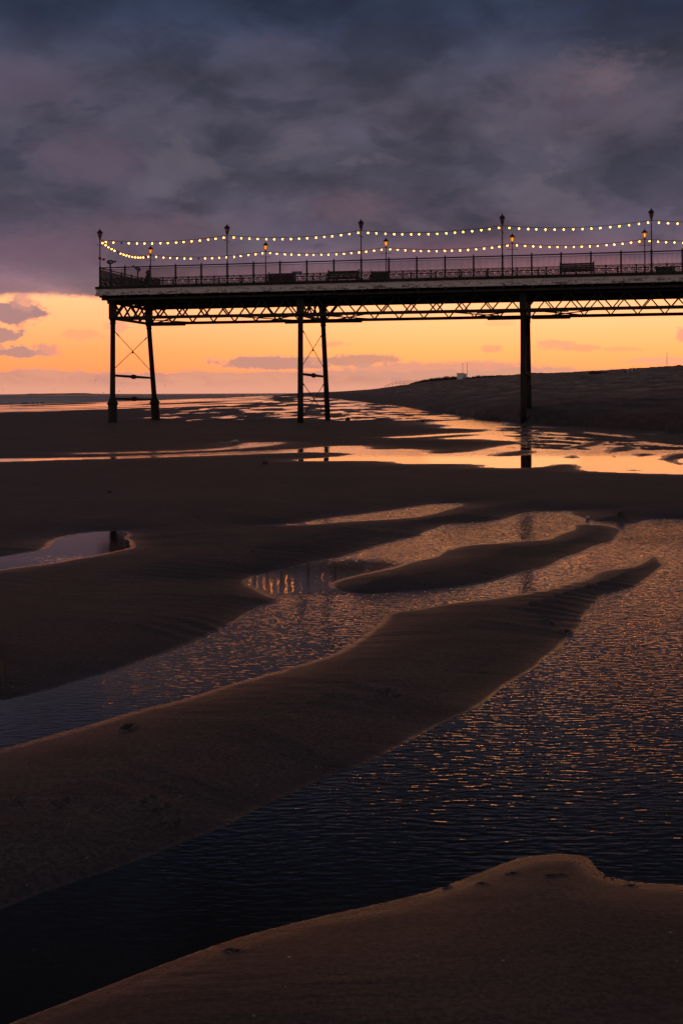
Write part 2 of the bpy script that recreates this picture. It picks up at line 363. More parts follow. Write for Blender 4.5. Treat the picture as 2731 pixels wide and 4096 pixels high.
ISLANDS = [ISL] + [r5(l) for l in (
 [(50,350),(120,330),(220,312),(350,303),(450,303),(480,315),(430,332),(350,347),(200,352)],
 [(280,215),(330,203),(420,200),(500,212),(480,228),(400,226),(310,228)],
 [(340,178),(420,165),(540,168),(560,188),(520,196),(430,196)],
 [(630,290),(700,275),(780,262),(830,240),(900,235),(1030,238),(970,260),(900,275),(850,285),(800,293),(700,295)],
 [(955,318),(990,290),(1050,275),(1180,272),(1250,285),(1240,300),(1150,313),(1070,318),(1020,335),(980,325)],
 [(640,360),(700,342),(745,337),(780,350),(800,366),(720,369)],
 [(1165,335),(1220,325),(1320,325),(1370,335),(1300,350),(1230,355),(1180,345)],
 [(1340,370),(1400,360),(1395,345),(1460,330),(1568,325),(1700,330),(1700,360),(1520,372),(1540,390),(1568,405),(1568,415),(1500,412),(1420,385)],
 [(1105,455),(1200,448),(1295,457),(1200,462)],
 [(580,215),(640,208),(700,212),(680,222),(600,224)],
 [(1020,347),(1060,345),(1068,358),(1040,362)])]
def chaikin(p):
    o = []
    for i in range(len(p)):
        a, b = p[i], p[(i+1) % len(p)]
        o += [(a[0]*.75+b[0]*.25, a[1]*.75+b[1]*.25), (a[0]*.25+b[0]*.75, a[1]*.25+b[1]*.75)]
    return o
A = []; B = []
for poly in [BIG, P2, P3, UP, SP, CR]+ISLANDS:
    q = [gnd(*p) for p in chaikin(poly)]
    for i in range(len(q)): A.append(q[i]); B.append(q[(i+1) % len(q)])
SEGA = np.array(A); SEGB = np.array(B)
def signed_dist(px, py):
    n = len(px); out = np.empty(n); fc = np.empty(n)
    A0, B0 = SEGA, SEGB; D0 = B0-A0; L20 = (D0**2).sum(1)+1e-12
    CH = 3000
    for s in range(0, n, CH):
        x = px[s:s+CH, None]; y = py[s:s+CH, None]
        mg = 2.5+.12*y.max(); k_ = (np.maximum(A0[:, 1], B0[:, 1]) > y.min()-mg) & (np.minimum(A0[:, 1], B0[:, 1]) < y.max()+mg)
        if not k_.any(): out[s:s+CH] = 5.; fc[s:s+CH] = 0; continue
        A = A0[k_]; B = B0[k_]; D = D0[k_]; L2 = L20[k_]
        ax, ay = A[:, 0][None], A[:, 1][None]
        tt = np.clip(((x-ax)*D[:, 0]+(y-ay)*D[:, 1])/L2, 0, 1)
        dx = x-(ax+tt*D[:, 0]); dy = y-(ay+tt*D[:, 1])
        d2 = dx*dx+dy*dy; k = d2.argmin(1); ii = np.arange(len(k))
        d = np.sqrt(d2[ii, k])
        cr = ((ay > y) != (B[:, 1][None] > y)) & (x < ax+(y-ay)*D[:, 0]/np.where(np.abs(D[:, 1]) < 1e-12, 1e-12, D[:, 1]))
        ins = cr.sum(1) % 2 == 1
        out[s:s+CH] = np.where(ins, -d, d)
        fc[s:s+CH] = dy[ii, k]/(d+1e-6)        # >0: this land lies beyond its shore, so it faces the camera
    return out, fc

# dune: foot and crest as functions of bearing
FX = np.array([1000,1150,1300,1400,1500,1700,1900,2000,2100,2300,2500,2731,3100,3600,9000.])
FD = np.array([1500,700,350,228,164,97,68,62,56,51,47,42.5,37,31,25.])
CX = np.array([1000,1150,1330,1500,1545,1600,1660,1720,1800,1850,1950,2100,2320,2500,2731,3100,3600,9000.])
CY = np.array([1573,1571.5,1567,1555,1549,1541,1533,1525,1520,1516,1510,1498,1489,1478,1464,1445,1425,1400.])
CD = np.array([2000,1300,900,620,570,530,480,440,425,422,400,370,340,320,300,280,260,240.])
CU = np.array([unroll(x, y)[0] for x, y in zip(CX, CY)])
CZ = HC + np.array([unroll(x, y)[1] for x, y in zip(CX, CY)])*CD/F
SHX = np.array([-9000,-2000,-500,0,300,600,900,1060,1330,1500.])
SHY = np.array([1760,1665,1632,1620,1612,1602,1592,1583.5,1577,1574.3])
DENTS = []
def dent(x, y, rx, ry, dep): 
    g = gnd(x, y); DENTS.append((g[0], g[1], rx, ry, dep))
for x, y in [(38,3262),(60,3245),(82,3272),(225,3272),(262,3256),(238,3290),(580,3252),(612,3233),(618,3280),(652,3315),(706,3312),(668,3264)]: dent(x, y, .012, .016, .010)
for x, y in [(1520,2810),(1545,2800),(1580,2815),(505,2925),(520,2918),(2180,2500),(2200,2508),(2262,2532),(870,2190),(885,2191),(940,2175),(1010,2230),(1530,2150),(1580,2165),(1600,2145),(1475,2010),(1500,2015),(1290,2005),(1300,2008)]: dent(x, y, .018, .03, .012)
for x, y in [(1680,3560),(1780,3545),(1925,3540),(2050,3500),(2200,3515),(2240,3510),(2430,3508),(2520,3545),(920,3805),(940,3812)]: dent(x, y, .011, .006, .004)

def terrain(x, y, full=True):
    """height of sand above the pool level at ground points"""
    X = x/y*F; P = XC+X; Y = YH+HC*F/y - X*math.sin(TH)        # the point as the traced plan names it
    z = np.zeros_like(x)
    wx = x+.02*pn2(x*2.1, y*2.1, 3)*np.clip(y/8, .5, 3); wy = y+.03*pn2(x*1.7+9, y*1.7, 4)*np.clip(y/8, .5, 4)
    nearm = y < 66
    sd = np.full_like(x, 5.0); fc = np.zeros_like(x)
    sd[nearm], fc[nearm] = signed_dist(wx[nearm], wy[nearm])
    s0 = np.minimum(.085, .42*HC/y)
    s0 = s0*(1+np.clip(fc, 0, 1)*np.clip(2.6-y/25, .6, 2.4))
    H = np.where(y < 16, .05, .035)*(1+.25*pn2(x*.5, y*.4, 8))
    H = H*(1+.7*np.clip(fc, 0, 1)*(y < 30)); land = H*(1-np.exp(-np.maximum(sd, 0)*s0/H))
    rise = 1-np.exp(-np.maximum(sd, 0)/.9)
    und = fbm(x*.16, y*.11, 3, 20)*.050+fbm(x*.6, y*.45, 3, 30)*.010
    und = und*np.clip(7/y, .30, 1)
    # ripple ridges on slopes that face the water
    rid = np.sin((x*1.3+y*2.6)*12+9*fbm(x*.9, y*.7, 3, 41))
    rmask = np.exp(-((sd-.55)/.45)**2)*sstep(fbm(x*.45+4, y*.3, 2, 50), .02, .22)*sstep(y, 3.0, 4.5)*(1-sstep(y, 10, 16))
    land = land+rise*und*(1)+sstep(y, 4.8, 7.5)*rmask*rid*.0044*(1+1.5*np.clip(fc, 0, 1))
    land = np.maximum(land, .0015*np.minimum(1, sd/.01))
    wat = -np.minimum(.10, np.abs(np.minimum(sd, 0))*.16)-.002
    z = np.where(sd > 0, land, wat)
    # wet rippled foot of the bank inside the big right pool
    st = fbm(P/230., (Y-.055*P)/7.5, 4, 60, .6)
    zone = sstep(P, 1880, 2150)*(Y < 1800)*(y > 20)
    edge = 1688+np.clip(P-1950, 0, 2000)*.062
    prob = np.clip(1-(Y-edge)/95, 0, 1)
    sz_ = .035*(st*2.1+prob*.75-.08)
    z = np.where((zone > .01) & (sd < 0), np.maximum(z, sz_*zone-.02*(1-zone)), z)
    # far flats beyond the near crest
    far = sstep(y, 61.5, 65)*(1-sstep(P, 1900, 2080))
    n1 = fbm(P/120., (Y+.02*P)/8.0, 4, 70, .55)
    n2 = fbm(P/520., (Y+.032*P)/3.0, 3, 80, .5)
    pm = np.interp(P, [-500,300,560,700,1000,1300,1500,1900], [-.6,-.6,-.30,-.14,-.10,.00,.10,.18])
    pm = pm-.06+np.interp(Y, [1590,1620,1660,1676,1684], [.12,.06,.0,.02,-.20])
    line = 1653-.034*P
    mb = 1-sstep(Y, line-3, line+1)
    mb = mb*(1-sstep(P, 900, 1150))
    f1 = .06*(.10-n1-pm*1.0)
    f2 = .05*(-.04-n2)
    ff = f1*(1-mb)+f2*mb
    z = z*(1-far)+ff*far
    # dune
    df = np.interp(P, FX, FD); dc = np.interp(X, CU, CD); zc = np.interp(X, CU, CZ)
    df = df*(1+.07*fbm(P/170., (Y-.06*P)/6., 4, 63, .6)*(y < 130))
    t_ = np.clip((y-df)/(dc-df), 0, None)
    scarp = .42*(1-np.exp(-np.maximum(y-df, 0)/2.6))*np.clip((P-1500)/500, .15, 1)
    body = np.maximum(zc-scarp, 0)*np.where(t_ < 1, np.power(np.clip(t_, 0, 1), .82), 1-.02*(t_-1))
    dn = scarp+body+sstep(t_, .02, .2)*(fbm(x*.12, y*.06, 4, 90)*.22+fbm(x*.8, y*.35, 3, 95)*.16)*np.clip((1.35-t_)*2, 0, 1)
    dn = dn*(P > 1100)
    z = np.where(y > df, np.maximum(z*np.exp(-np.maximum(y-df, 0)/2), 0)*0+np.maximum(dn+np.minimum(z, .01)*np.exp(-np.maximum(y-df, 0)/3), z*np.exp(-np.maximum(y-df, 0)/2)), z)
    for (gx, gy, rx, ry, dep) in DENTS:
        q = ((x-gx)/rx)**2+((y-gy)/ry)**2
        z = z-dep*np.exp(-q)+dep*.35*np.exp(-(np.sqrt(q)-1.8)**2*3)
    return z

def grid_mesh(name, V, nr, nc, mat):
    me = bpy.data.meshes.new(name); nv = nr*nc
    me.vertices.add(nv); me.vertices.foreach_set('co', V.astype(np.float32).ravel())
    r_ = np.arange(nr-1)[:, None]*nc; c_ = np.arange(nc-1)[None]
    i0 = (r_+c_).ravel(); q = np.stack([i0, i0+1, i0+nc+1, i0+nc], 1).ravel()
    nf = (nr-1)*(nc-1)
    me.loops.add(nf*4); me.loops.foreach_set('vertex_index', q.astype(np.int32))
    me.polygons.add(nf); me.polygons.foreach_set('loop_start', np.arange(nf, dtype=np.int32)*4)
    me.polygons.foreach_set('use_smooth', np.ones(nf, dtype=bool))
    me.materials.append(mat); me.update(calc_edges=True); me.validate()
    o = bpy.data.objects.new(name, me); col.objects.link(o); return o

# rows
ds = [1.0, 1.3, 1.6, 1.9, 2.2, 2.4]
yy = HC*F/2.5
while HC*F/yy < 26: ds.append(HC*F/yy); yy -= 3.6
d = ds[-1]
while d < 420: d *= 1.0095; ds.append(d)
while d < 3000: d *= 1.03; ds.append(d)
ds = np.array(ds)
tc = np.arange(-.40, .4001, 5.6/F)
out_ = .40*1.14**np.arange(1, 24)
tc = np.concatenate([-out_[::-1], tc, out_])
T, Dg = np.meshgrid(tc, ds)
x = (T*Dg).ravel(); y = Dg.ravel()
z = terrain(x, y)
# the sea bed drops away beyond the shoreline
def shore_d(P): 
    return np.interp(P, SHX, np.array([gnd(a, b)[1] for a, b in zip(SHX, SHY)]))
Pv = XC+x/y*F
z = np.where((Pv < 1500) & (y > shore_d(Pv)*1.01), -.4, z)
beach = grid_mesh('beach', np.stack([x, y, z], 1), len(ds), len(tc), M['sand']); tag(beach, kind='structure')
b = MB(); b.add([(-260,-160,.05),(260,-160,.05),(260,.95,.05),(-260,.95,.05)], [(0,1,2,3)])
tag(b.build('beach_behind', M['sand']), kind='structure')
b = MB(); b.add([(-900,1.05,0),(700,1.05,0),(700,1600,0),(-900,1600,0)], [(0,1,2,3)])
tag(b.build('pool_water', M['water']), kind='structure')

def terr1(px, py):
    return float(terrain(np.array([px, px]), np.array([py, py]))[0])
def ground_at(xp, yp, dmin=2.0, dmax=900.0):
    X, Z = unroll(xp, yp)
    dd = dmin*np.exp(np.linspace(0, math.log(dmax/dmin), 3000))
    zt = terrain(X*dd/F, dd); zr = HC+Z*dd/F
    k = np.argmax(zt >= zr) if (zt >= zr).any() else len(dd)-1
    return (X*dd[k]/F, dd[k], float(zt[k]))

# sea
rows = []
tc = np.concatenate([-.32*1.25**np.arange(12, 0, -1), np.arange(-.32, .035, 8/F)])
P0 = XC+tc*F; d0 = shore_d(P0)
k = 0; fac = [1.0]
while fac[-1] < 130: fac.append(fac[-1]*(1.006 if fac[-1] < 4 else 1.05))
fac = np.array(fac)
Dg = fac[:, None]*d0[None]; X_ = tc[None]*Dg
off = Dg-d0[None]
amp = np.clip(off/25, 0, 1)*np.clip(1.6-Dg/1500, 0, 1)
crest = 1-np.abs(fbm(X_*.012+3, Dg*.045, 3, 110)*2.4)
wz = .03+amp*(.30*np.clip(crest, 0, 1)**3+.12*fbm(X_*.05, Dg*.12, 3, 120))
sea = grid_mesh('sea', np.stack([X_.ravel(), Dg.ravel(), wz.ravel()], 1), len(fac), len(tc), M['sea']); tag(sea, kind='structure')

# distant coast on the horizon
b = MB(); prof = [(-80,.0),(0,1.2),(60,1.6),(100,2.2),(125,4.2),(160,3.6),(200,4.4),(260,4.6),(300,5.6),(345,5.2),(372,2.6),(420,1.8),(520,.8),(620,0)]
Dc = 9000; ridge = []
for px_, h_ in prof:
    p_ = at(px_, 1577, Dc); ridge.append((p_[0], Dc, -6, h_*Dc/F*.9))
vs = []
for (x_, y_, z0, hh_) in ridge: vs += [(x_, y_-150, z0), (x_, y_, hh_), (x_, y_+400, z0)]
fs = []
for i in range(len(ridge)-1):
    for k in (0, 1): fs.append((i*3+k, i*3+3+k, i*3+4+k, i*3+1+k))
b.add(vs, fs); tag(b.build('hills', M['coast']), kind='structure')

# ------------------------------------------------------------------ pier frame
PA = math.atan2(-.2144, .9767)
PO = (-12.66, 60.0, 0.0)
cu, su = math.cos(PA), math.sin(PA)
def P3d(u, v, z=0.0): return (PO[0]+u*cu-v*su, PO[1]+u*su+v*cu, z)
ULEN = 47.0
BENTS = [0.27, 10.60, 21.92, 33.25, 44.5]
VN, VF = 1.0, 6.1
ZD = 7.15
pier = empty('pier', PO, PA)
tag(pier, 'long iron seaside pier on columns with pale stained deck edge', 'pier')
b = MB(); b.box(-.08, ULEN, -.08, 7.13, 6.80, 7.15)
for k in range(34): b.box(k*1.4-.02, k*1.4+.10, -.05, 7.1, 6.62, 6.80)
for v_ in (.35, 1.0, 2.4, 3.55, 4.8, 6.1, 6.8): b.box(-.05, ULEN, v_-.07, v_+.07, 6.50, 6.617)
b.build('deck', M['deck'], pier)
b = MB()
for (a0, a1, c0, c1) in ((-.16, ULEN, -.14, -.085), (-.16, ULEN, 7.135, 7.19), (-.14, -.083, -.084, 7.134)):
    b.box(a0, a1, c0, c1, 6.79, 7.055)
b.box(-.22, ULEN, -.21, -.08, 6.715, 6.787); b.box(-.22, ULEN, 7.13, 7.26, 6.715, 6.787); b.box(-.22, -.09, -.078, 7.128, 6.715, 6.787)
b.build('fascia', M['fascia'], pier)
b = MB(); b.box(-.20, ULEN, -.19, .10, 7.058, 7.185); b.box(-.20, ULEN, 6.95, 7.24, 7.058, 7.185); b.box(-.20, .10, .102, 6.948, 7.058, 7.185)
b.build('kerb', M['kerb'], pier)

def column(u, v, lean, plinth, zb):
    rb = MB(); N = 7; pr = []
    vt = v
    f = lambda z: (u, vt-lean*(z-5.3)/5.3, z)
    rb.sweep([f(zb), f(1.2), f(3.0), f(5.3)], [.156, .150, .140, .132], 14)
    o = rb.build('column', M['iron'], pier, smooth=True)
    cb = MB()
    cb.sweep([f(5.16), f(5.28), f(5.30), f(5.34), f(5.36), f(5.46), f(5.56), f(5.60), f(5.64)], [.130, .135, .165, .165, .140, .155, .20, .235, .235], 14)
    cb.box(u-.165, u+.165, vt-.165, vt+.165, 5.642, 6.49)
    cb.box(u-.23, u+.23, vt-.2, vt+.2, 6.36, 6.485)
    cb.build('capital', M['iron'], o)
    if plinth:
        pb = MB(); pb.sweep([f(-.5), f(.95), f(1.02), f(1.06), f(1.13), f(1.30), f(1.38)], [.265, .245, .30, .30, .25, .18, .15], 12)
        pb.build('plinth', M['iron'], o)
for bi, u in enumerate(BENTS):
    zb = -.4
    column(u, VN, -.10, bi == 0, zb); column(u-(.05 if bi == 2 else 0), VF, 1.0, bi == 0, zb)
    near = lambda z: np.array((u, VN+.10*(z-5.3)/5.3, z)); farp = lambda z: np.array((u, VF-1.0*(z-5.3)/5.3, z))
    for zs in ((2.50, 1.26) if bi == 0 else (2.50,)):
        sb = MB(); a_, c_ = near(zs+.04), farp(zs-.03); md = (a_+c_)/2
        pts = [a_+(c_-a_)*q for q in (.02, .40, .44, .46, .485, .50, .515, .54, .56, .60, .98)]
        sb.sweep(pts, [.062, .075, .078, .11, .12, .135, .12, .11, .078, .075, .055], 10)
        sb.build('strut', M['iron'], pier, smooth=True)
    def rod(p, q):
        rb = MB(); p = np.array(p); q = np.array(q); rb.sweep([p, q], .019, 6)
        for fr_ in ((.07, .16),):
            rb.sweep([p+(q-p)*(fr_[0]+(fr_[1]-fr_[0])*s_) for s_ in (0, .3, .5, .7, 1)], [.02, .030, .034, .030, .02], 6)
        rb.build('tie_rod', M['iron'], pier)
    rod(near(5.0), farp(2.78)); rod(farp(4.95), near(2.82))
    mb = MB(); c_ = (near(3.85)+farp(3.85))/2; mb.ball(c_, .06, 8, .6, 1.3, 1); mb.build('rod_clamp', M['iron'], pier)
    if bi > 0:
        rod(near(2.24), farp(.12)); rod(farp(2.24), near(.12))
    # cross girder between the two columns
    g = MB(); g.box(u-.06, u+.06, VN+.17, VF-.17, 5.52, 5.66); g.box(u-.06, u+.06, VN+.17, VF-.17, 6.36, 6.49)
    n_ = 4; w_ = (VF-VN-.34)/n_
    for k in range(n_):
        v0 = VN+.17+k*w_
        g.bar((u-.03, v0, 5.60), (u-.03, v0+w_, 6.42), .05, .11); g.bar((u+.03, v0+w_, 5.60), (u+.03, v0, 6.42), .05, .11)
    g.build('cross_girder', M['iron'], pier)
    # corbels and plan braces
    for vv_ in (VN, VF):
        for s_ in (-1, 1):
            if u+s_*2.3 < -.1: continue
            k = MB(); k.bar((u+s_*.16, vv_, 5.505), (u+s_*2.2, vv_, 5.495), .15, .075 if vv_ == VF else .035); k.build('corbel', M['iron'], pier)
    for s_ in (-1, 1):
        if u+s_*3.2 < 0: continue
        k = MB(); k.bar((u+s_*.17, VN+.1, 5.60), (u+s_*3.3, VF-.1, 5.60), .11, .045); k.build('plan_brace', M['iron'], pier)
        k = MB(); k.bar((u+s_*.17, VF-.1, 5.545), (u+s_*3.3, VN+.1, 5.545), .11, .045); k.build('plan_brace', M['iron'], pier)
for gi, vv_ in enumerate((VN, VF)):
    for bi in range(len(BENTS)-1):
        u0, u1 = BENTS[bi]+.166, BENTS[bi+1]-.166
        g = MB(); g.box(u0, u1, vv_-.09, vv_+.09, 5.525, 5.685); g.box(u0, u1, vv_-.09, vv_+.09, 6.40, 6.495)
        n_ = 8; w_ = (u1-u0)/n_
        for k in range(n_):
            a0 = u0+k*w_
            g.bar((a0, vv_-.03, 5.62), (a0+w_/2, vv_-.03, 6.44), .06, .115, (0,1,0)); g.bar((a0+w_/2, vv_+.03, 6.44), (a0+w_, vv_+.03, 5.62), .06, .115, (0,1,0))
            g.v[-16:] = g.v[-16:]
        g.build('lattice_girder', M['iron'], pier)

# ------------------------------------------------------------------ railings
BAY = 1.4
def post_mesh():
    b = MB(); b.box(-.045, .045, -.04, .04, 7.186, 8.20); b.lathe([(.045,0),(.045,.015),(.045,.03),(.02,.045),(.038,.065),(.030,.09),(.004,.10)], (0,0,8.20), 8)
    return b
def balus():
    b = MB(); b.box(.04, BAY-.04, -.010, .010, 8.075, 8.097)
    n = 23
    for i in range(1, n): 
        xx = .036+(BAY-.072)*i/n; b.box(xx-.0078, xx+.0078, -.0085, .0085, 7.60, 8.075)
    return b
def ornate():
    b = MB(); w = BAY-.075; x0 = .0375
    b.box(x0, x0+w, -.012, .012, 7.575, 7.60); b.box(x0, x0+w, -.012, .012, 7.525, 7.545)
    b.box(x0, x0+w, -.012, .012, 7.255, 7.275); b.box(x0, x0+w, -.012, .012, 7.20, 7.22)
    n = 36
    for i in range(n+1):
        xx = x0+w*i/n; b.box(xx-.010, xx+.010, -.008, .008, 7.545, 7.575); b.box(xx-.010, xx+.010, -.008, .008, 7.22, 7.255)
    for i in range(18):
        b.ball((x0+w*(i+.5)/18, 0, 7.610), .014 if i % 4 else .024, 6)
    b.box(BAY/2-.03, BAY/2+.03, -.016, .016, 7.186, 7.62)
    zc = 7.40
    for k in range(4):
        cx = x0+w*(k+.5)/4+(.008 if k < 2 else -.008)
        ring = lambda rr, tt, a0=0, a1=2*PI, ox=0, oz=0, n=14: b.sweep([(cx+ox+rr*math.cos(a0+(a1-a0)*i/n), 0, zc+oz+rr*math.sin(a0+(a1-a0)*i/n)) for i in range(n+(0 if a1-a0 > 6.2 else 1))], tt, 5, closed=a1-a0 > 6.2)
        ring(.100, .014); ring(.055, .013); b.ball((cx,0,zc), .026, 6, sy=.5)
        for a in range(6):
            an = a*PI/3+k*.5
            b.sweep([(cx+.055*math.cos(an), 0, zc+.055*math.sin(an)), (cx+.082*math.cos(an+.35), 0, zc+.082*math.sin(an+.35)), (cx+.1*math.cos(an+.2), 0, zc+.1*math.sin(an+.2))], [.012, .017, .008], 5)
        for sx_ in (-1, 1):
            for sz_ in (-1, 1):
                ring(.042, .012, .5, 4.6, sx_*.125, sz_*.078, 8)
                b.ball((cx+sx_*.118, 0, zc+sz_*.112), .02, 5, sy=.5)
    return b
PM, BM, OM = post_mesh(), balus(), ornate()
def railing(name, label, p0, ang, nb, rail_len, skip_first=False):
    root = empty(name, p0, ang); tag(root, label, 'railing', 'railings round the pier deck')
    b = MB(); b.sweep([(0,0,8.185), (rail_len,0,8.185)], .031, 8); b.build('handrail', M['iron2'], root)
    protos = {}
    for i in range(nb+1):
        if i == 0 and skip_first: pass
        else:
            if 'p' not in protos: protos['p'] = o = PM.build('post', M['iron2'], root)
            else: o = protos['p'].copy(); col.objects.link(o); o.parent = root
            o.location = (i*BAY, 0, 0)
        if i == nb: break
        for key, mb, nm in (('b', BM, 'baluster_panel'), ('o', OM, 'ornamental_panel')):
            if key not in protos: protos[key] = o = mb.build(nm, M['iron2'], root)
            else: o = protos[key].copy(); col.objects.link(o); o.parent = root
            o.location = (i*BAY, 0, 0)
    return root
railing('pier_railing', 'long iron railing on the near edge of the pier deck, above the pale fascia', P3d(0,0,0), PA, 33, 33*BAY)
railing('pier_railing', 'railing on the far side of the deck behind the benches, under the lit lanterns', P3d(0,7.05,0), PA, 33, 33*BAY)
railing('pier_railing', 'short railing across the seaward end of the pier beside the telescopes', P3d(0,.025,0), PA+PI/2, 5, 5*BAY, True)

# ------------------------------------------------------------------ lamps
def make_lamp(lit):
    root = empty('street_lamp', (0,0,0), PA)
    b = MB(); b.lathe([(.075,0),(.075,.06),(.06,.09),(.055,.20),(.052,.95),(.065,.98),(.065,1.02),(.045,1.06),(.030,1.12),(.028,2.45),(.045,2.50),(.030,2.54),(.028,2.60)], (0,0,7.186), 10)
    b.build('pole', M['iron2'], root, smooth=False)
    b = MB(); b.sweep([(-.25,0,9.37),(.25,0,9.37)], .012, 6); b.ball((-.26,0,9.37), .026, 6); b.ball((.26,0,9.37), .026, 6); b.build('ladder_bar', M['iron2'], root)
    b = MB(); z0, z1, r0, r1 = 9.765, 10.03, .060, .125
    b.lathe([(.03,-.04),(.07,-.015),(.07,.0)], (0,0,z0), 6)
    for k in range(6):
        a = k*PI/3; b.sweep([(r0*math.cos(a), r0*math.sin(a), z0), (r1*math.cos(a), r1*math.sin(a), z1)], .008, 5)
    b.lathe([(r1+.01,-.012),(r1+.012,.012)], (0,0,z1), 6)
    fr_ = b.build('lantern_frame', M['iron2'], root)
    b = MB()
    for k in range(6):
        a, c = k*PI/3, (k+1)*PI/3
        b.add([(r0*math.cos(a), r0*math.sin(a), z0), (r0*math.cos(c), r0*math.sin(c), z0), (r1*math.cos(c), r1*math.sin(c), z1-.012), (r1*math.cos(a), r1*math.sin(a), z1-.012)], [(0,1,2,3)])
    b.build('lantern_glass', M['litglass'] if lit else M['glass'], root)
    b = MB(); b.lathe([(.165,.0),(.160,.02),(.115,.065),(.075,.095),(.045,.13),(.042,.15),(.018,.165),(.02,.18),(.010,.20),(.003,.25)], (0,0,z1+.012), 6); b.build('lantern_roof', M['iron2'], root)
    b = MB()
    if lit: b.lathe([(.005,-.085),(.022,-.05),(.028,.0),(.026,.05),(.010,.075)], (0,0,9.905), 8); b.build('lamp_bulb', M['flame'], root)
    else: b.lathe([(.012,-.11),(.012,-.04),(.022,-.02),(.024,.02),(.008,.05)], (0,0,9.905), 8); b.build('lamp_bulb', M['dead'], root)
    return root
LN = make_lamp(False); LF = make_lamp(True)
nlab = ['unlit lantern lamp at the seaward corner of the pier, with a small floodlight on it',
 'unlit tall lantern lamp on the near railing, second from the seaward end',
 'unlit tall lantern lamp on the near railing to the right of the wooden bench',
 'unlit tall lantern lamp close left of a lit one, above the third column pair',
 'tallest unlit lantern lamp, close right of a lit one near the right edge',
 'unlit lantern lamp on the near railing beyond the right of the photo', ]
flab = ['glowing orange lantern lamp next to the seated person',
 'glowing lantern lamp left of the solid backed bench and blue sign',
 'glowing lantern lamp on the far railing just right of the squat dark bench',
 'glowing lantern lamp close right of an unlit lamp, above the third column pair',
 'glowing lantern lamp at the right of the photo, just left of the tallest unlit lamp',
 'glowing lantern lamp on the far railing beyond the right of the photo']
for i in range(6):
    o = LN if i == 0 else copy_tree(LN, (0,0,0)); o.location = P3d(i*7.0, 0); tag(o, nlab[i], 'lamp post', 'unlit lamps on the near railing')
    if i == 0: o.rotation_euler = (0,0,PA+PI/2-.1)
    o = LF if i == 0 else copy_tree(LF, (0,0,0)); o.location = P3d(i*7.0, 7.05); tag(o, flab[i], 'lamp post', 'lit lamps on the far railing')

# festoon strings
def bulb_mb():
    b = MB(); b.ball((0,0,-.09), .024, 6); b.ball((0,0,-.09), .058, 8, sz=1.1, m=1); return b
BU = bulb_mb()
SO = MB(); SO.lathe([(.012,-.062),(.016,-.055),(.016,-.015),(.008,0)], (0,0,0), 6)
proto = {}
def part_of(key, mb, name, mat, parent, loc):
    if key not in proto: proto[key] = o = mb.build(name, mat, parent)
    else: o = proto[key].copy(); col.objects.link(o); o.parent = parent; o.name = name
    o.location = loc; return o
def festoon(label, p, q, sag, n, dead=(), joint=(), off=.5):
    p = np.array(p); q = np.array(q); root = empty('string_lights', tuple(p)); tag(root, label, 'string lights', 'festoon lights strung between the lamp posts')
    f = lambda s: (q-p)*s+np.array((0,0,-sag*4*s*(1-s)))
    b = MB(); b.sweep([f(i/24) for i in range(25)], .013, 5)
    for jj in joint: b.sweep([f(jj-.008), f(jj-.003), f(jj+.003), f(jj+.008)], [.01, .032, .032, .01], 6)
    b.build('cable', M['cable'], root)
    for i in range(n):
        s = (i+off)/n+random.uniform(-.004, .004); c = f(s)
        if s < .005 or s > .998: continue
        part_of('socket', SO, 'bulb_socket', M['cable'], root, tuple(c))
        dd_ = i in dead
        o = part_of('dead' if dd_ else 'bulb', BU, 'bulb', [M['dead']]*2 if dd_ else [M['bulb'], M['bulbglass']], root, tuple(c))
        if dd_: o['label'] = 'dead unlit bulb'
ZS = 9.66
ns = ['front festoon string with one dead bulb, starting at the corner lamp',
 'front festoon string between the second and third unlit lamps from the left',
 'front festoon string with dark cable joints, between the third and fourth unlit lamps',
 'front festoon string between the fourth and fifth unlit lamps, at upper right',
 'front festoon string running off the right edge of the photo from the last unlit lamp']
fs_ = ['rear festoon string between the first two lit lamps from the left, one bulb dead',
 'rear festoon string between the second and third lit lamps from the left',
 'rear festoon string between the third and fourth lit lamps from the left',
 'rear festoon string between the fourth and fifth lit lamps, at the right',
 'rear festoon string running off the right edge of the photo from the last lit lamp']
for i in range(5):
    festoon(ns[i], P3d(i*7+.04, -.02, ZS), P3d(i*7+6.96, -.02, ZS), (.20,.21,.20,.21,.2)[i], 16, (2,) if i == 0 else (), (.66, .735) if i == 2 else (), .72)
    festoon(fs_[i], P3d(i*7+.04, 7.03, ZS+.03), P3d(i*7+6.96, 7.03, ZS+.03), .21, 16, (6,) if i == 0 else (), (), .5 if i else .72)
festoon('swooping festoon string crossing the seaward end from the corner lamp to the nearest lit lamp', P3d(.03, .03, ZS), P3d(-.03, 7.0, ZS+.03), .34, 17, (5, 15))

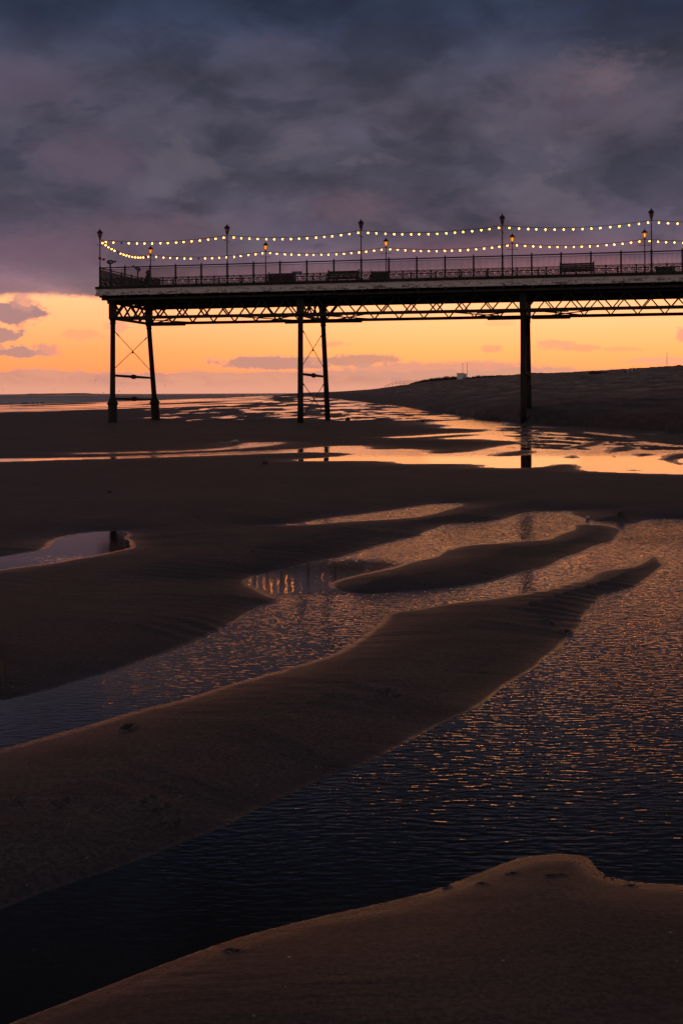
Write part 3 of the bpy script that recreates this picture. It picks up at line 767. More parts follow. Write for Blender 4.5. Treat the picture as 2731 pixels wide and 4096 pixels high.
# ------------------------------------------------------------------ benches
def make_bench(w, solid, mat):
    root = empty('bench', (0,0,0), PA)
    b = MB()
    for k in range(4): b.box(-w/2, w/2, -.20+k*.12, -.10+k*.12, .43, .455)
    b.build('seat', mat, root)
    b = MB()
    if solid: b.box(-w/2+.02, w/2-.02, .27, .30, .05, .82); b.box(-w/2, w/2, .265, .305, .823, .87)
    else:
        for k in range(4): b.box(-w/2, w/2, .26+k*.02, .285+k*.02, .50+k*.098, .585+k*.098)
    b.build('backrest', mat, root)
    lg = MB(); lg.box(-.035, .035, .24, .31, 0, .90 if not solid else .88); lg.box(-.035, .035, -.22, -.16, 0, .62); lg.box(-.035, .035, -.22, .24, .36, .428); lg.box(-.035, .035, -.24, .24, .62, .66)
    lg.ball((0,.275,.92), .035, 6)
    for i, s in enumerate((-1, 1)):
        if i == 0: o = lg.build('bench_end', M['iron2'], root); first = o
        else: o = first.copy(); col.objects.link(o); o.parent = root
        o.location = (s*(w/2+.01), 0, 0)
    if not solid:
        for s in (-.2, .2): pass
    return root
def u_for(xp, v):
    q = unroll(xp, 1100)[0]/F
    return (q*(PO[1]+v*cu)-PO[0]+v*su)/(cu-q*su)
GB = 'benches on the pier deck'
o = make_bench(1.62, False, M['wood']); o.location = P3d(u_for(1370, 2.9), 2.9, ZD); o.rotation_euler.z = PA; tag(o, 'slatted wooden bench left of the third unlit lamp', 'bench', GB)
o = copy_tree(o, P3d(u_for(2306, 2.3), 2.3, ZD), PA); tag(o, 'slatted wooden bench near the right, between the fourth and fifth lamps', 'bench', GB)
o = make_bench(1.45, True, M['wood']); o.location = P3d(u_for(1122, 3.2), 3.2, ZD); o.rotation_euler.z = PA; tag(o, 'solid backed dark bench just right of the second lit lamp', 'bench', GB)
o = make_bench(.95, True, M['wood']); o.location = P3d(u_for(1517, 3.6), 3.6, ZD); o.rotation_euler.z = PA; tag(o, 'squat dark solid backed bench right of the third unlit lamp', 'bench', GB)
o = make_bench(.85, True, M['wood']); o.location = P3d(u_for(2660, 2.6), 2.6, ZD-.30); o.rotation_euler.z = PA; tag(o, 'low dark bench at the far right of the deck, right of the last lit lamp', 'bench', GB)
SU, SV = .95, 4.3
o = make_bench(1.5, False, M['wood']); o.location = P3d(SU+.1, SV, ZD); o.rotation_euler.z = PA-PI/2; tag(o, 'wooden bench facing the sea under the seated person at the pier end', 'bench', GB)

# ------------------------------------------------------------------ people
def skin_body(name, verts, edges, radii, mat, parent=None, loc=None, sub=1):
    me = bpy.data.meshes.new(name); me.from_pydata(verts, edges, []); me.materials.append(mat)
    o = bpy.data.objects.new(name, me); col.objects.link(o)
    s = o.modifiers.new('skin', 'SKIN'); s.use_smooth_shade = True
    for i, r_ in enumerate(radii): me.skin_vertices[0].data[i].radius = r_ if hasattr(r_, '__len__') else (r_, r_)
    me.skin_vertices[0].data[0].use_root = True
    if sub: o.modifiers.new('sub', 'SUBSURF').levels = sub; o.modifiers['sub'].render_levels = sub
    if parent: o.parent = parent
    if loc: o.location = loc
    return o
# seated person facing -x of own frame, hips at origin (0,0,.50)
def hand(b, wr, dirv, m=0):
    wr = np.array(wr); d_ = np.array(dirv, float); d_ /= np.linalg.norm(d_); side = np.cross(d_, (0,0,1.)); side /= np.linalg.norm(side)
    b.sweep([wr, wr+d_*.04, wr+d_*.085], [.022, .036, .034], 8, m)
    for k, L in enumerate((.065, .075, .07, .055)):
        s_ = wr+d_*.08+side*(k-1.5)*.019; b.sweep([s_, s_+d_*L*.5+np.array((0,0,.004)), s_+d_*L+np.array((0,0,-.018))], [.009, .0085, .007], 6, m)
    s_ = wr+d_*.03-side*.03; b.sweep([s_, s_+d_*.03-side*.02, s_+d_*.06-side*.025], [.011, .010, .008], 6, m)
per = empty('person', P3d(SU, SV, ZD), PA)
tag(per, 'seated person with long dark hair in a navy coat behind the tilted telescope', 'person')
V = [(0,0,.52),(0,0,.62),(.0,0,.78),(-.02,0,.96),(-.03,0,1.04),(-.05,0,1.10),(-.06,0,1.19),
     (-.02,.17,.97),(-.06,.24,.76),(-.26,.20,.66),(-.02,-.17,.97),(-.06,-.24,.76),(-.26,-.20,.66),
     (0,.09,.53),(-.42,.11,.54),(-.45,.11,.12),(0,-.09,.53),(-.42,-.11,.54),(-.45,-.11,.12),(-.58,.11,.05),(-.58,-.11,.05)]
E = [(0,1),(1,2),(2,3),(3,4),(4,5),(5,6),(3,7),(7,8),(8,9),(3,10),(10,11),(11,12),(0,13),(13,14),(14,15),(15,19),(0,16),(16,17),(17,18),(18,20)]
RR = [.13,.14,.145,.13,.06,.055,.06,.075,.055,.038,.075,.055,.038,.10,.075,.05,.10,.075,.05,.04,.04]
skin_body('body', V, E, RR, M['coat'], per)
b = MB(); b.sweep([(-.05,0,1.08),(-.055,0,1.13),(-.06,0,1.17),(-.065,0,1.23),(-.062,0,1.28),(-.05,0,1.32)], [.05,.062,.078,.088,.08,.03], 10)
b.ball((-.155,0,1.20), .016, 6); b.box(-.146,-.138,-.022,.022,1.155,1.164)
for s in (-1, 1): b.ball((-.140, s*.032, 1.225), .010, 6); b.ball((-.06, s*.088, 1.205), .02, 6, sy=.4)
b.build('head', M['skin'], per, smooth=True)
b = MB(); b.sweep([(-.03,0,1.35),(-.02,0,1.31),(.0,0,1.25),(.03,0,1.17),(.06,0,1.09),(.085,0,1.02),(.09,0,.97)], [.03,.092,.115,.12,.115,.10,.04], 10)
b.build('hair', M['hair'], per, smooth=True)
b = MB(); hand(b, (-.27,.20,.655), (-1,0,-.15)); hand(b, (-.27,-.20,.655), (-1,0,-.15)); b.build('hands', M['skin'], per, smooth=True)

def walker(label, loc, face):
    root = empty('person', loc, face); tag(root, label, 'person', 'walkers at the distant water edge')
    V = [(0,0,.92),(0,0,1.1),(0,0,1.32),(0,0,1.46),(0,0,1.53),(0,0,1.64),(0,0,1.74),(0,.18,1.40),(.03,.23,1.12),(.08,.22,.87),(0,-.18,1.40),(-.03,-.23,1.12),(0,-.22,.87),(0,.09,.88),(.10,.10,.48),(.16,.10,.06),(0,-.09,.88),(-.06,-.10,.48),(-.18,-.10,.07),(.27,.10,.04),(-.08,-.10,.04)]
    E = [(0,1),(1,2),(2,3),(3,4),(4,5),(5,6),(2,7),(7,8),(8,9),(2,10),(10,11),(11,12),(0,13),(13,14),(14,15),(15,19),(0,16),(16,17),(17,18),(18,20)]
    RR = [.14,.14,.15,.07,.055,.10,.05,.07,.05,.035,.07,.05,.035,.10,.07,.05,.10,.07,.05,.045,.045]
    skin_body('body', V, E, RR, M['coat'], root)
    b = MB(); b.ball((-.01,0,1.67), .115, 8, sz=1.1); b.build('hair', M['hair'], root)
    return root
for (xp, lb) in ((1075.4, 'tiny dark figure, left one of two walkers at the far water edge'), (1082, 'tiny dark figure, right one of two walkers at the far water edge')):
    X, Z = unroll(xp, 1580); walker(lb, (X*960/F, 960, max(.05, terr1(X*960/F, 960))), .8)

# ------------------------------------------------------------------ telescopes, floodlight, beacon, sign, bucket
def telescope(label, u, v, tilt, face, base=0):
    root = empty('telescope', P3d(u, v, ZD), face); tag(root, label, 'telescope', 'coin telescopes at the pier end')
    b = MB(); b.lathe([(.12,0),(.12,.03),(.05,.06),(.042,.12),(.040,1.15),(.055,1.17),(.055,1.24),(.04,1.27),(.04,1.30)], (0,0,0), 10); b.build('pillar', M['blue'], root)
    ct, st_ = math.cos(tilt), math.sin(tilt)
    tr_ = lambda a, c, e: (a*ct-e*st_, c, 1.40+a*st_+e*ct)
    b = MB()
    vs = [tr_(a, c, e) for e in (-.10, .09) for c in (-.09, .09) for a in (-.13, .12)]
    b.add(vs, [(0,2,3,1),(4,5,7,6),(0,1,5,4),(2,6,7,3),(0,4,6,2),(1,3,7,5)]); b.build('housing', M['blue'], root)
    b = MB(); b.sweep([tr_(.12,0,-.01), tr_(.26,0,-.01), tr_(.27,0,-.01), tr_(.33,0,-.01)], [.045,.05,.058,.058], 10); b.sweep([tr_(-.13,0,0), tr_(-.20,0,0)], [.035,.03], 8); b.build('barrel', M['blue'], root)
    b = MB(); b.box(.03,.09,-.0945,-.0905,1.36,1.42); b.build('plate', M['white'], root)
    return root
telescope('blue coin telescope standing level at the seaward corner, above the railing', u_for(442, .5), .5, .08, PA)
telescope('blue coin telescope tilted steeply upward in front of the seated person', u_for(552, 3.9), 3.9, .52, PA+PI+.1)
b = MB(); c0 = np.array(P3d(.03,-.03,8.60))
fl = empty('floodlight', tuple(c0), PA); tag(fl, 'small black floodlight on a bracket on the corner lamp pole', 'floodlight')
b = MB(); b.sweep([(.03,0,-.02),(.10,0,.02),(.15,0,.03)], .010, 6); b.build('bracket', M['iron2'], fl)
b = MB(); b.lathe([(.03,-.06),(.05,-.04),(.075,.05),(.06,.06)], (.20,0,.02), 8); b.build('lamp_head', M['iron2'], fl)
o = MB(); o.lathe([(.04,-.07),(.085,-.05),(.09,.03),(.06,.06),(.03,.08)], (0,0,0), 10)
o = o.build('warning_light', M['red'], None, P3d(.0,.0,8.70)); tag(o, 'dull red warning light fixed round the corner lamp pole', 'warning light')
u_ = u_for(1188, 6.9)
sg = empty('sign', P3d(u_, 6.93, 8.21), PA); tag(sg, 'small blue sign board fixed above the far railing', 'sign')
b = MB(); b.box(-.29,.29,-.012,.012,.12,.27); b.build('board', M['signblue'], sg)
b = MB()
for q in (-.20,-.12,-.05,.04,.12): b.box(q, q+.045, -.0155, -.0125, .165, .20)
b.build('lettering', M['white'], sg)
b = MB()
for q in (-.22,.22): b.box(q-.012, q+.012, .0125, .034, -.02, .24)
b.build('bracket', M['iron2'], sg)
bk = empty('bucket', P3d(u_for(1254, 3.0), 3.0, ZD), PA); tag(bk, 'small red bucket on the deck between the two left benches', 'bucket')
b = MB(); b.lathe([(.12,0),(.17,.30),(.175,.31),(.16,.31),(.11,.02)], (0,0,0), 12); b.build('tub', M['red'], bk)
b = MB(); b.sweep([(.17*math.cos(a), 0, .31+.14*math.sin(a)) for a in np.linspace(0, PI, 9)], .006, 5); b.build('handle', M['iron2'], bk)

# ------------------------------------------------------------------ dune furniture
# hut
gx, gy = unroll(1846, 1514)[0]/F*412, 412.; gz = terr1(gx, gy)
hut = empty('hut', (gx, gy, gz-.25), R(-38)); S = gy/420
tag(hut, 'small weathered white hut with a sloping roof on the dune ridge', 'hut')
S *= 1.0
b = MB(); b.add([(-1.25*S,-1.35*S,0),(1.25*S,-1.35*S,0),(1.25*S,1.35*S,0),(-1.25*S,1.35*S,0),(-1.25*S,-1.35*S,2.35*S),(1.25*S,-1.35*S,2.35*S),(1.25*S,1.35*S,2.10*S),(-1.25*S,1.35*S,2.10*S)], [(0,3,2,1),(4,5,6,7),(0,1,5,4),(1,2,6,5),(2,3,7,6),(3,0,4,7)]); b.build('wall', M['white'], hut)
b = MB(); b.add([(-1.45*S,-1.6*S,2.39*S),(1.45*S,-1.6*S,2.39*S),(1.45*S,1.55*S,2.10*S),(-1.45*S,1.55*S,2.10*S),(-1.45*S,-1.6*S,2.50*S),(1.45*S,-1.6*S,2.50*S),(1.45*S,1.55*S,2.21*S),(-1.45*S,1.55*S,2.21*S)], [(0,3,2,1),(4,5,6,7),(0,1,5,4),(1,2,6,5),(2,3,7,6),(3,0,4,7)]); b.build('roof', M['wood'], hut)
b = MB(); b.box(1.255*S,1.30*S,-.25*S,.25*S,1.1*S,1.75*S); b.build('window', M['iron'], hut)
b = MB(); b.box(-.9*S,-.1*S,-1.40*S,-1.355*S,.05,1.9*S); b.build('door', M['white'], hut)
for k, (xp, yt, yb_, lb) in enumerate(((1849.5,1455,1516,'thin bare pole rising behind the white hut, left of two'),(1867.7,1455,1516,'thin bare pole at the right corner of the white hut'))):
    X, Z = unroll(xp, yt); D_ = gy+(4 if k == 0 else 2)*S
    b = MB(); zt = HC+Z*D_/F; zb_ = terr1(X*D_/F, D_)-.3; b.sweep([(0,0,0),(0,0,zt-zb_)], [.09,.06], 6); b.lathe([(.06,0),(.12,.05),(.12,.14),(.04,.18)], (0,0,zt-zb_), 6)
    tag(b.build('flagpole', M['iron2'], None, (X*D_/F, D_, zb_)), lb, 'pole', 'poles by the hut')
# handrail ramp
hr = empty('walkway_railing', (0,0,0)); tag(hr, 'metal handrail of a beach ramp sloping down at the tip of the dune', 'handrail')
DR = ground_at(1600, 1544)[1]
tp = [(1539,1542.5),(1581,1528),(1612,1527.4),(1618,1524.6),(1640,1523.5),(1675,1523.4)]
mp = [(1543,1547),(1582,1533.8),(1612,1533.6),(1640,1531),(1675,1530)]
org = at(1539, 1547, DR); hr.location = org
loc_ = lambda p: tuple(np.array(at(p[0], p[1], DR+(p[0]-1539)*.08))-np.array(org))
b = MB(); b.sweep([loc_(p) for p in tp], .055, 5); b.build('top_rail', M['iron2'], hr)
b = MB(); b.sweep([loc_(p) for p in mp], .045, 5); b.build('middle_rail', M['iron2'], hr)
for xq in (1540,1554,1569,1585,1599,1612,1619,1630,1644,1653,1664):
    yt = np.interp(xq, [p[0] for p in tp], [p[1] for p in tp]); b = MB(); p_ = np.array(loc_((xq, yt)))
    b.sweep([p_, p_-np.array((0,0,2.2))], .05, 5); b.build('rail_post', M['iron2'], hr)
# post with light and low bench at right skyline
gx, gy, gz = at(2665.5, 1466, 318); zz = terr1(gx, gy)
lp = empty('beach_light_post', (gx, gy, zz-.2)); tag(lp, 'slim post with a small lamp on the dune skyline at far right', 'post')
top = at(2665.5, 1415, 318)[2]-zz+.2
b = MB(); b.sweep([(0,0,0),(0,0,top)], [.07,.05], 7); b.build('pole', M['iron2'], lp)
b = MB(); b.lathe([(.06,0),(.13,.05),(.13,.16),(.03,.24)], (0,0,top), 7); b.sweep([(0,0,top+.05),(-.16,0,top+.02)], .03, 5); b.build('lamp_head', M['iron2'], lp)
gx, gy, gz = at(2713.5, 1464.5, 305); zz = terr1(gx, gy)
lb_ = empty('picnic_table', (gx, gy, zz-.05)); tag(lb_, 'small dark table on the dune skyline at the right edge', 'table')
b = MB(); b.box(-.48,.48,-.3,.3,.42,.50); b.build('tabletop', M['wood'], lb_)
first = None
for q in (-.40,-.13,.13,.40):
    if first is None: b = MB(); b.box(-.035,.035,-.22,.22,0,.42); first = o = b.build('leg', M['wood'], lb_)
    else: o = first.copy(); col.objects.link(o); o.parent = lb_
    o.location = (q,0,0)
# low timber on slope
gx, gy, gz = ground_at(2390, 1494.5); 0
b = MB(); sc_ = gy/F; b.box(-36*sc_, 36*sc_, -.3, .3, -.1, 6*sc_); b.box(-36*sc_, 10*sc_, -.2, .2, 6*sc_, 8*sc_)
tag(b.build('driftwood_beam', M['wood'], None, (gx, gy, gz)), 'long low dark timber lying near the top of the dune slope', 'timber')

# dog
gx, gy, gz = ground_at(2517, 1492.5); 0
dog = empty('dog', (gx, gy, gz), R(158)); dog.scale = (1.3,)*3; tag(dog, 'white dog with dark head and patch sniffing the dune sand, tail up', 'dog')
V = [(-.22,0,.42),(0,0,.44),(.22,0,.42),(.34,0,.36),(.44,0,.22),(.50,0,.12),(.56,0,.07),
     (.22,.08,.30),(.24,.09,.16),(.24,.09,.02),(.22,-.08,.30),(.18,-.09,.16),(.15,-.09,.02),
     (-.24,.08,.32),(-.18,.09,.24),(-.27,.09,.13),(-.24,.09,.02),(-.24,-.08,.32),(-.20,-.09,.24),(-.31,-.09,.13),(-.29,-.09,.02),(-.33,0,.50),(-.38,0,.66),(-.36,0,.80)]
E = [(0,1),(1,2),(2,3),(3,4),(4,5),(5,6),(2,7),(7,8),(8,9),(2,10),(10,11),(11,12),(0,13),(13,14),(14,15),(15,16),(0,17),(17,18),(18,19),(19,20),(0,21),(21,22),(22,23)]
RR = [.11,.115,.13,.09,.085,.06,.035,.06,.035,.03,.06,.035,.03,.08,.055,.03,.03,.08,.055,.03,.03,.03,.02,.015]
o = skin_body('body', V, E, RR, M['dogw'], dog); 
b = MB(); b.sweep([(.39,0,.30),(.45,0,.20),(.51,0,.12),(.58,0,.055)], [.06,.10,.085,.045], 8)
for s in (-1, 1): b.sweep([(.43, s*.07, .26), (.46, s*.11, .20), (.47, s*.11, .12)], [.02,.035,.012], 6)
b.build('head', M['dogb'], dog, smooth=True)
b = MB(); b.ball((-.06,0,.47), .12, 8, 1.0, 1.02, .85); b.build('back_patch', M['dogb'], dog, smooth=True)

# marram scrub along the ridge: nobody could count it
b = MB()
def clump(xp, yoff, hh_, w_):
    X = unroll(xp, 1510)[0]; dC = float(np.interp(X, CU, CD))*random.uniform(.97, 1.02); x0 = X*dC/F
    return x0, dC, hh_, w_
pts = []
for i in range(2600):
    xp = random.uniform(1640, 2731+300)
    h_ = float(np.interp(xp, [1640,1670,1720,1790,1826,1830,1870,1890,1950,2000,2050,2120,2200,3100], [.25,.9,1.35,1.6,1.3,.9,.8,.8,.95,.5,.25,.55,.25,.3]))
    pts.append((xp, h_))
xs = []; 
cl = [clump(p[0], 0, p[1], 1) for p in pts]
tz = terrain(np.array([c[0] for c in cl]), np.array([c[1] for c in cl]))
wav = pn2(np.array([p[0]/14 for p in pts]), np.zeros(len(pts)), 77)
for (x0, y0, h_, w_), z0, wv_ in zip(cl, tz, wav):
    h_ *= random.uniform(.45, 1.0)*(1+.6*wv_)
    for k in range(5):
        a = random.uniform(0, 2*PI); r_ = random.uniform(.03, .07)*2.2; lx = random.uniform(-.45, .45); ox = random.uniform(-.5, .5); oy = random.uniform(-.4, .4)
        b.add([(x0+ox-r_, y0+oy, z0-.1), (x0+ox+r_, y0+oy, z0-.1), (x0+ox+lx*h_+r_*.5, y0+oy+.1, z0+h_*.7), (x0+ox+lx*h_*1.4, y0+oy+.15, z0+h_*random.uniform(.8, 1.1))], [(0,1,2,3)])
tag(b.build('dune_grass', M['grass']), 'dark marram grass along the dune ridge', 'grass', kind='stuff')

# ------------------------------------------------------------------ gulls
def gull_fly(label, xp, yp, d_, roll, span=1.25, up=.25, rz=0):
    root = empty('gull', at(xp, yp, d_), rz); root.rotation_euler = (0, roll, rz); tag(root, label, 'gull', 'gulls flying low over the sea')
    b = MB(); b.sweep([(0,-.26,0),(0,-.12,.0),(0,.05,.01),(0,.20,.02),(0,.27,.03),(0,.33,.02)], [.02,.06,.075,.045,.045,.012], 8); b.build('body', M['birdg'], root)
    for s in (-1, 1):
        w = MB(); pr = [(0,.0,.07,-.12),(.22,up*.7,.10,-.08),(.40,up,.06,-.10),(span/2,up*.75,-.12,-.17)]
        vs = []
        for (xx, zz_, y1, y0) in pr:
            for q in (.012, -.012): vs += [(s*xx, y0, zz_*1.0+q+.02), (s*xx, y1, zz_+q+.02)]
        fs = []
        for i in range(3):
            a = i*4; c = a+4; fs += [(a,a+1,c+1,c),(a+2,c+2,c+3,a+3),(a,c,c+2,a+2),(a+1,a+3,c+3,c+1)]
        w.add(vs, fs); w.build('wing', M['birdg'], root)
fl_ = [(13,1562,420,.3,'gull gliding at the left edge of the photo just above the sea'),(220,1556,480,-.1,'gull flying alone between the left edge and the first columns'),
 (384,1521,430,-.35,'highest gull, just left of the first pier column'),(415,1572,470,.35,'gull skimming the horizon close left of the first column'),
 (487,1533,520,-.4,'highest gull seen between the first two columns'),(500,1555,520,-.2,'middle gull between the first two columns, right of the lowest'),(477,1566,540,.1,'lowest gull seen between the first two columns'),
 (592,1565,500,.5,'gull flying just left of the second pier column'),(660,1544,560,0,'gull alone right of the second pier column')]
for (xp, yp, d_, rl, lb) in fl_: gull_fly(lb, xp, yp, d_, rl, rz=random.uniform(-.6, .6), up=random.uniform(.1, .4))
st = [47, 92, 100, 107, 134, 152, 166, 175]
sl = ['wading gull standing apart at the far left of the row on the wet shore','wading gull leading the tight trio on the wet shore, its left bird','wading gull in the middle of the tight trio on the wet shore','wading gull at the right of the tight trio on the wet shore',
 'wading gull alone between the trio and the right hand group on the wet shore','wading gull leftmost of the right hand group on the wet shore','wading gull second from the right of the row on the wet shore','wading gull at the right end of the row on the wet shore']
first = None
for xp, lb in zip(st, sl):
    yq = 1619.5-(xp-47)*.022; g_ = gnd(xp, yq)
    if first is None:
        root = empty('gull', (g_[0], g_[1], .0)); first = root
        b = MB(); b.sweep([(.20,0,.20),(.08,0,.22),(-.06,0,.24),(-.13,0,.30),(-.17,0,.33),(-.23,0,.32)], [.015,.06,.075,.035,.035,.008], 7); b.build('body', M['birdg'], root)
        lg = MB(); lg.sweep([(0,.03,.17),(0,.03,-.02)], .008, 5); l1 = lg.build('leg', M['stone'], root)
        l2 = l1.copy(); col.objects.link(l2); l2.parent = root; l2.location = (.02,-.06,0)
    else: root = copy_tree(first, (g_[0], g_[1], .0))
    root.rotation_euler = (0,0,random.choice((0, .4, -.3, PI+.2))); tag(root, lb, 'gull', 'gulls wading on the wet shore')

# ------------------------------------------------------------------ stones, shells, scraps
def stone(label, xp, yp, r_, sq=.7, mat='stone', name='stone', cat='stone', seed=1, grp=None):
    g_ = ground_at(xp, yp, 2.0, 160); random.seed(seed)
    b = MB(); b.ball((0,0,0), r_, 10, 1+random.uniform(-.15,.25), 1, sq)
    b.v = [(p[0]*(1+random.uniform(-.12,.12)), p[1]*(1+random.uniform(-.12,.12)), p[2]*(1+random.uniform(-.12,.12))) for p in b.v]
    o = b.build(name, M[mat], None, (g_[0], g_[1], g_[2]+r_*sq*.45), smooth=True); tag(o, label, cat, grp)
stone('round dark stone alone on the sand below the first pool strip', 1059, 1856, .055, .85, seed=2)
stone('dark rock at the waterline right of the second column pair', 1391, 1679, .16, .6, seed=3)
stone('small dark stone on the sand above the left pool', 440, 1971, .028, seed=4)
stone('dark lump beside the shallow stream at the upper right', 2482, 2066, .045, .8, seed=5)
stone('pale shell on the sand at the head of the right channel', 2348, 2072, .022, .9, 'shell', 'shell', 'shell', 6)
stone('tiny dark pebble left of the first column base', 385, 1697, .05, seed=8)
stone('little pebble on the sand below the second column pair', 1272, 1717, .05, seed=9)
stone('little pebble on the sand right of the second column pair', 1690, 1688, .07, seed=10)
for i, (xp, yp, lb) in enumerate(((285,3342,'pale fleck of shell at the left edge of the middle bank'),(2270,3628,'tiny pale shell on the front sand bank, right half'),(405,3650,'tiny pale shell fragment near the left of the middle bank edge'))): pass
g_ = ground_at(930, 1770, 10, 100); b = MB(); 
pp = [(-1.15,0,.012),(-.8,.02,.02),(-.5,-.02,.015),(-.2,0,.02),(.0,.1,.06),(.18,.0,.10),(.35,.15,.09),(.48,.05,.03)]
b.sweep([(p[0]*.42, p[1], p[2]*.5) for p in pp], [.006,.008,.006,.01,.03,.042,.035,.01], 7)
tag(b.build('plastic_scrap', M['shell'], None, g_, smooth=True), 'crumpled pale scrap of sheeting on the sand below the pier', 'litter')

# ------------------------------------------------------------------ sky
w = bpy.data.worlds.new('World'); scn.world = w; w.use_nodes = True
t = NT(w.node_tree); t.n.clear(); wo = t.node('ShaderNodeOutputWorld'); bg = t.node('ShaderNodeBackground')
gen = t.node('ShaderNodeTexCoord').outputs['Generated']; gx_, gy_, gz_ = t.sep(gen)
U = t.m('MULTIPLY', t.m('ARCTAN2', gx_, gy_), 180/PI); E_ = t.m('MULTIPLY', t.m('ARCSINE', gz_), 180/PI)
def ang(xp, yp):
    X, Z = unroll(xp, yp); return math.degrees(math.atan(X/F)), math.degrees(math.atan(Z/math.hypot(X, F)))
vec = t.comb(U, E_, 0.0)
nA = t.noise(t.mapv(vec, (.12,.22,1), (0,0,R(-6))), 1.0, 4, .5, dist=.4)      # big soft masses
nB = t.noise(t.mapv(vec, (.32,.62,1)), 1.0, 8, .60, dist=.9)
nC = t.noise(t.mapv(vec, (1.3,2.4,1)), 1.0, 6, .62)                  # edges
nD = t.noise(t.mapv(vec, (.22,.42,1), (0,0,R(18))), 1.3, 4, .5)
# clear band
e6 = t.m('DIVIDE', E_, 6.0, clamp=True)
cl = t.ramp(e6, [(0, srgb(236,158,128)), (.17, srgb(254,158,100)), (.35, srgb(255,172,104)), (.62, srgb(255,196,134)), (.80, srgb(255,208,150)), (1, srgb(253,206,158))])
cr = t.ramp(e6, [(0, srgb(240,162,126)), (.17, srgb(252,172,106)), (.35, srgb(255,190,114)), (.58, srgb(255,209,142)), (.80, srgb(255,217,156)), (1, srgb(255,214,158))])
clear = t.mul(t.mix(t.ss(U, -14.0, 6.0), cl, cr), (1.55,1.0,.95))
# low bank near the horizon
Ebank = t.m('ADD', E_, t.m('MULTIPLY', t.m('SUBTRACT', nC, .5), -.55))
bedge = t.m('MULTIPLY_ADD', t.noise(t.comb(t.m('MULTIPLY', U, .16), 0, 0), 1.0, 3), .9, .68)
bm = t.ss(Ebank, t.m('ADD', bedge, .07), t.m('SUBTRACT', bedge, .10))
bcol = t.mix(t.ss(nB, .35, .65), srgb(196,142,128), srgb(218,156,130))
bcol = t.mix(t.ss(E_, .75, .1), bcol, srgb(226,162,136))
bcol = t.mix(t.ss(U, 3, 16), bcol, srgb(240,164,126))
skyc = t.mix(t.m('MULTIPLY', bm, .92), clear, bcol)
# separate clouds in the clear band
def blob(sky, xp, yp, rx, ry, colr, soft=.35, amt=.9, nk=2.0, rim=False):
    a, e = ang(xp, yp)
    dx = t.m('DIVIDE', t.m('SUBTRACT', U, a), rx/79.6); dy = t.m('DIVIDE', t.m('SUBTRACT', E_, e), ry/79.6)
    r_ = t.m('SQRT', t.m('ADD', t.m('MULTIPLY', dx, dx), t.m('MULTIPLY', dy, dy)))
    q = t.m('ADD', r_, t.m('MULTIPLY', t.m('SUBTRACT', nC, .5), -nk))
    if rim: sky = t.mix(t.ss(q, 1.38, 1.0, 0, .55), sky, srgb(250,170,126))
    mk = t.m('MULTIPLY', t.ss(q, 1.0+soft*.5, 1.0-soft*.5), amt)
    return t.mix(mk, sky, colr)
pk = srgb(212,150,134); gy2 = srgb(172,130,130); gy3 = srgb(188,140,130); ro = srgb(246,166,122)
for a in ((40,1252,125,42,gy2,.4,.95,2.6),(90,1212,42,28,pk,.5,.75,2.4),(5,1340,80,26,gy3,.4,.95,2.6),(60,1408,100,20,gy3,.4,.9,3.0),(185,1402,50,24,pk,.5,.8,2.8),
          (335,1340,75,18,ro,.6,.7,3.0),(470,1300,40,26,pk,.6,.5,3.0),(1130,1452,260,26,srgb(196,142,128),.35,.92,1.6),(1430,1442,150,22,srgb(208,146,124),.4,.9,2.0),(1330,1378,50,11,ro,.7,.7,3.0),
          (1970,1396,42,14,ro,.7,.8,2.6),(2210,1380,85,20,srgb(244,170,128),.6,.85,2.6),(2340,1390,70,14,srgb(244,166,122),.6,.8,2.6),(2480,1396,80,8,ro,.7,.6,2.6),(2735,1338,36,24,srgb(240,160,130),.6,.8,2.4),
          (1750,1480,430,34,srgb(214,154,132),.5,.85,1.4),(2700,1443,190,14,srgb(244,170,132),.4,.85,1.2),(2000,1295,60,9,ro,.8,.3,3.0)):
    skyc = blob(skyc, *a[:5], soft=a[5], amt=a[6], nk=a[7], rim=a[6] > .88)
# the dark cloud deck
e20 = t.m('DIVIDE', E_, 24.0, clamp=True)
deck = t.ramp(e20, [(0, srgb(168,124,122)), (.195, srgb(170,124,124)), (.225, srgb(150,112,122)), (.27, srgb(116,94,110)), (.33, srgb(88,80,98)), (.45, srgb(74,72,88)), (.56, srgb(76,73,89)), (.66, srgb(69,69,86)), (.75, srgb(52,60,83)), (.82, srgb(42,51,71)), (.92, srgb(39,45,61)), (1, srgb(37,40,52))])
mod = t.m('ADD', t.ss(nA, .30, .70, .70, 1.30), t.m('MULTIPLY', t.m('SUBTRACT', nD, .5), .7))
mod = t.m('ADD', mod, t.m('MULTIPLY', t.m('SUBTRACT', nB, .5), .38))
deck = t.mul(deck, t.comb(mod, mod, mod))
nE = t.noise(t.mapv(vec, (.17,.33,1), (0,0,R(5))), 1.0, 7, .55, dist=.35)
deck = t.mix(t.m('MULTIPLY', t.m('MULTIPLY', t.ss(nE, .52, .62), .38), t.ss(E_, 17, 12)), deck, srgb(108,99,110))
deck = t.mix(t.m('MULTIPLY', t.m('MULTIPLY', t.ss(nE, .48, .38), .48), t.ss(E_, 5.2, 8)), deck, srgb(48,52,68))
warm = t.m('MULTIPLY', t.ss(nA, .52, .72), t.ss(E_, 18.5, 10.0))
deck = t.mix(t.m('MULTIPLY', warm, .18), deck, srgb(112,90,100))
Eedge = t.m('ADD', E_, t.m('ADD', t.m('MULTIPLY', t.m('SUBTRACT', nC, .5), -.55), t.m('MULTIPLY', t.m('SUBTRACT', nD, .5), -.5)))
dm = t.ss(Eedge, 4.62, 4.98)
skyc = t.mix(dm, skyc, deck)
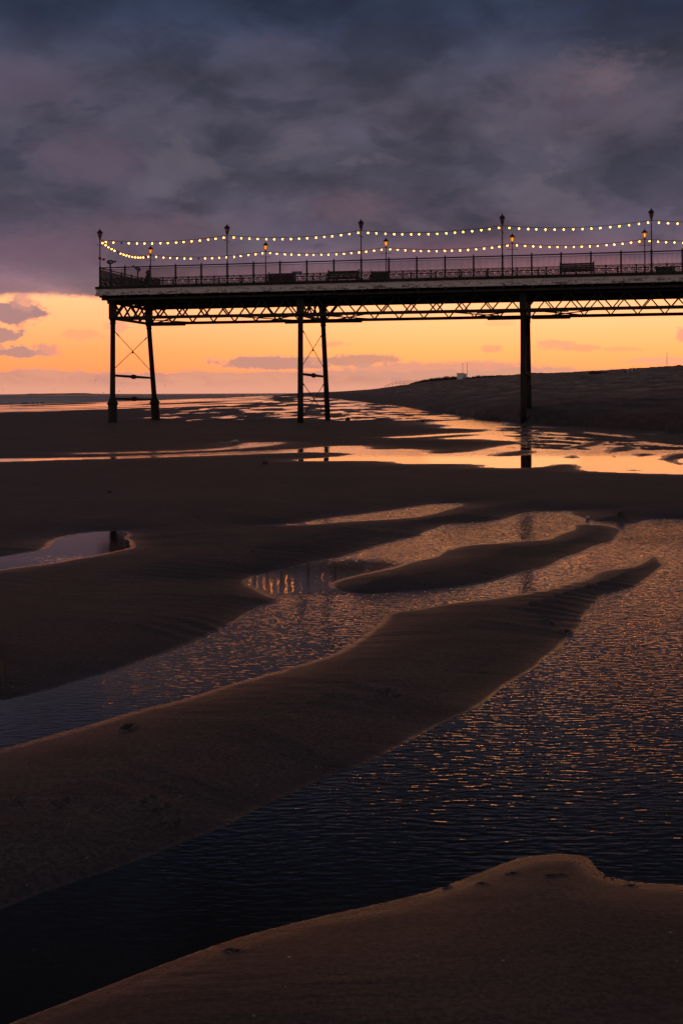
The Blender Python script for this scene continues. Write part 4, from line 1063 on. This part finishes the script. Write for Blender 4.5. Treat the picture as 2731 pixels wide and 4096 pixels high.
for a in ((2420,320,75,36,srgb(134,112,120),1.8,.5,3.4),(2360,300,160,70,srgb(108,92,104),1.8,.5,3.0),(2370,430,380,110,srgb(92,80,93),1.8,.45,2.4),(360,640,190,90,srgb(100,82,98),1.3,.5,1.8),(60,330,260,80,srgb(92,80,98),1.4,.55,1.8),(1080,200,180,50,srgb(84,78,98),1.3,.5,1.8),
          (560,930,330,70,srgb(106,84,98),1.3,.6,1.4),(1400,830,150,60,srgb(112,88,102),1.3,.5,1.6),(120,1010,320,75,srgb(120,92,106),1.2,.5,1.6),(2050,1010,520,60,srgb(126,92,106),1.2,.55,1.2),(2300,1085,500,40,srgb(176,118,122),1.3,.6,1.2),(1300,1095,420,26,srgb(150,106,114),1.3,.5,1.2)):
    skyc = blob(skyc, *a[:5], soft=a[5], amt=a[6], nk=a[7])
# overhead and behind the camera
skyc = t.mix(t.ss(E_, 20, 34), skyc, srgb(37,37,43))
backc = t.ramp(t.m('DIVIDE', E_, 90, clamp=True), [(0, (.42,.33,.33)), (.15, (.33,.265,.27)), (.38, (.09,.078,.088)), (1, srgb(35,35,41))])
aU = t.m('ABSOLUTE', U)
skyc = t.mix(t.ss(aU, 55, 120), skyc, backc)
skyc = t.mix(t.ss(E_, -.15, -.6), skyc, (.02,.017,.018))
# clear dusk air behind it all
nish = t.node('ShaderNodeTexSky', sky_type='NISHITA'); nish.sun_disc = False; nish.sun_elevation = R(2.0); nish.sun_rotation = R(8.0)
addn = t.node('ShaderNodeMix', data_type='RGBA', blend_type='ADD'); addn.inputs[0].default_value = .0006
t.l.new(skyc, addn.inputs[6]); t.l.new(nish.outputs[0], addn.inputs[7])
t.l.new(addn.outputs[2], bg.inputs[0]); bg.inputs[1].default_value = 1.0
t.l.new(bg.outputs[0], wo.inputs[0])
w.cycles.sampling_method = 'MANUAL'; w.cycles.sample_map_resolution = 1024

sl_ = bpy.data.lights.new('sun', 'SUN'); sl_.energy = .005; sl_.angle = R(8); sl_.color = (1.0,.50,.22)
so = bpy.data.objects.new('sun', sl_); col.objects.link(so)
# sun low ahead, a little right of the middle of the view
az, el = R(8), R(1.8)
from mathutils import Vector
so.rotation_euler = Vector((math.sin(az)*math.cos(el), math.cos(az)*math.cos(el), math.sin(el))).to_track_quat('Z', 'Y').to_euler()

# ------------------------------------------------------------------ camera
cd = bpy.data.cameras.new('camera'); cam = bpy.data.objects.new('camera', cd); col.objects.link(cam)
cd.sensor_fit = 'VERTICAL'; cd.sensor_height = 36; cd.sensor_width = 24; cd.lens = F/4096*36
cd.shift_y = -(2048-YH)/4096; cd.clip_start = .05; cd.clip_end = 60000
cam.location = (0, 0, HC)
from mathutils import Matrix
cam.rotation_euler = (Matrix.Rotation(R(90), 3, 'X') @ Matrix.Rotation(-TH, 3, 'Z')).to_euler()
scn.camera = cam
scn.view_settings.view_transform = 'Standard'; scn.view_settings.look = 'None'; scn.view_settings.exposure = 0; scn.view_settings.gamma = 1
scn.render.engine = 'CYCLES'
scn.cycles.use_denoising = True
scn.cycles.max_bounces = 6; scn.cycles.transparent_max_bounces = 10; scn.cycles.sample_clamp_indirect = 0
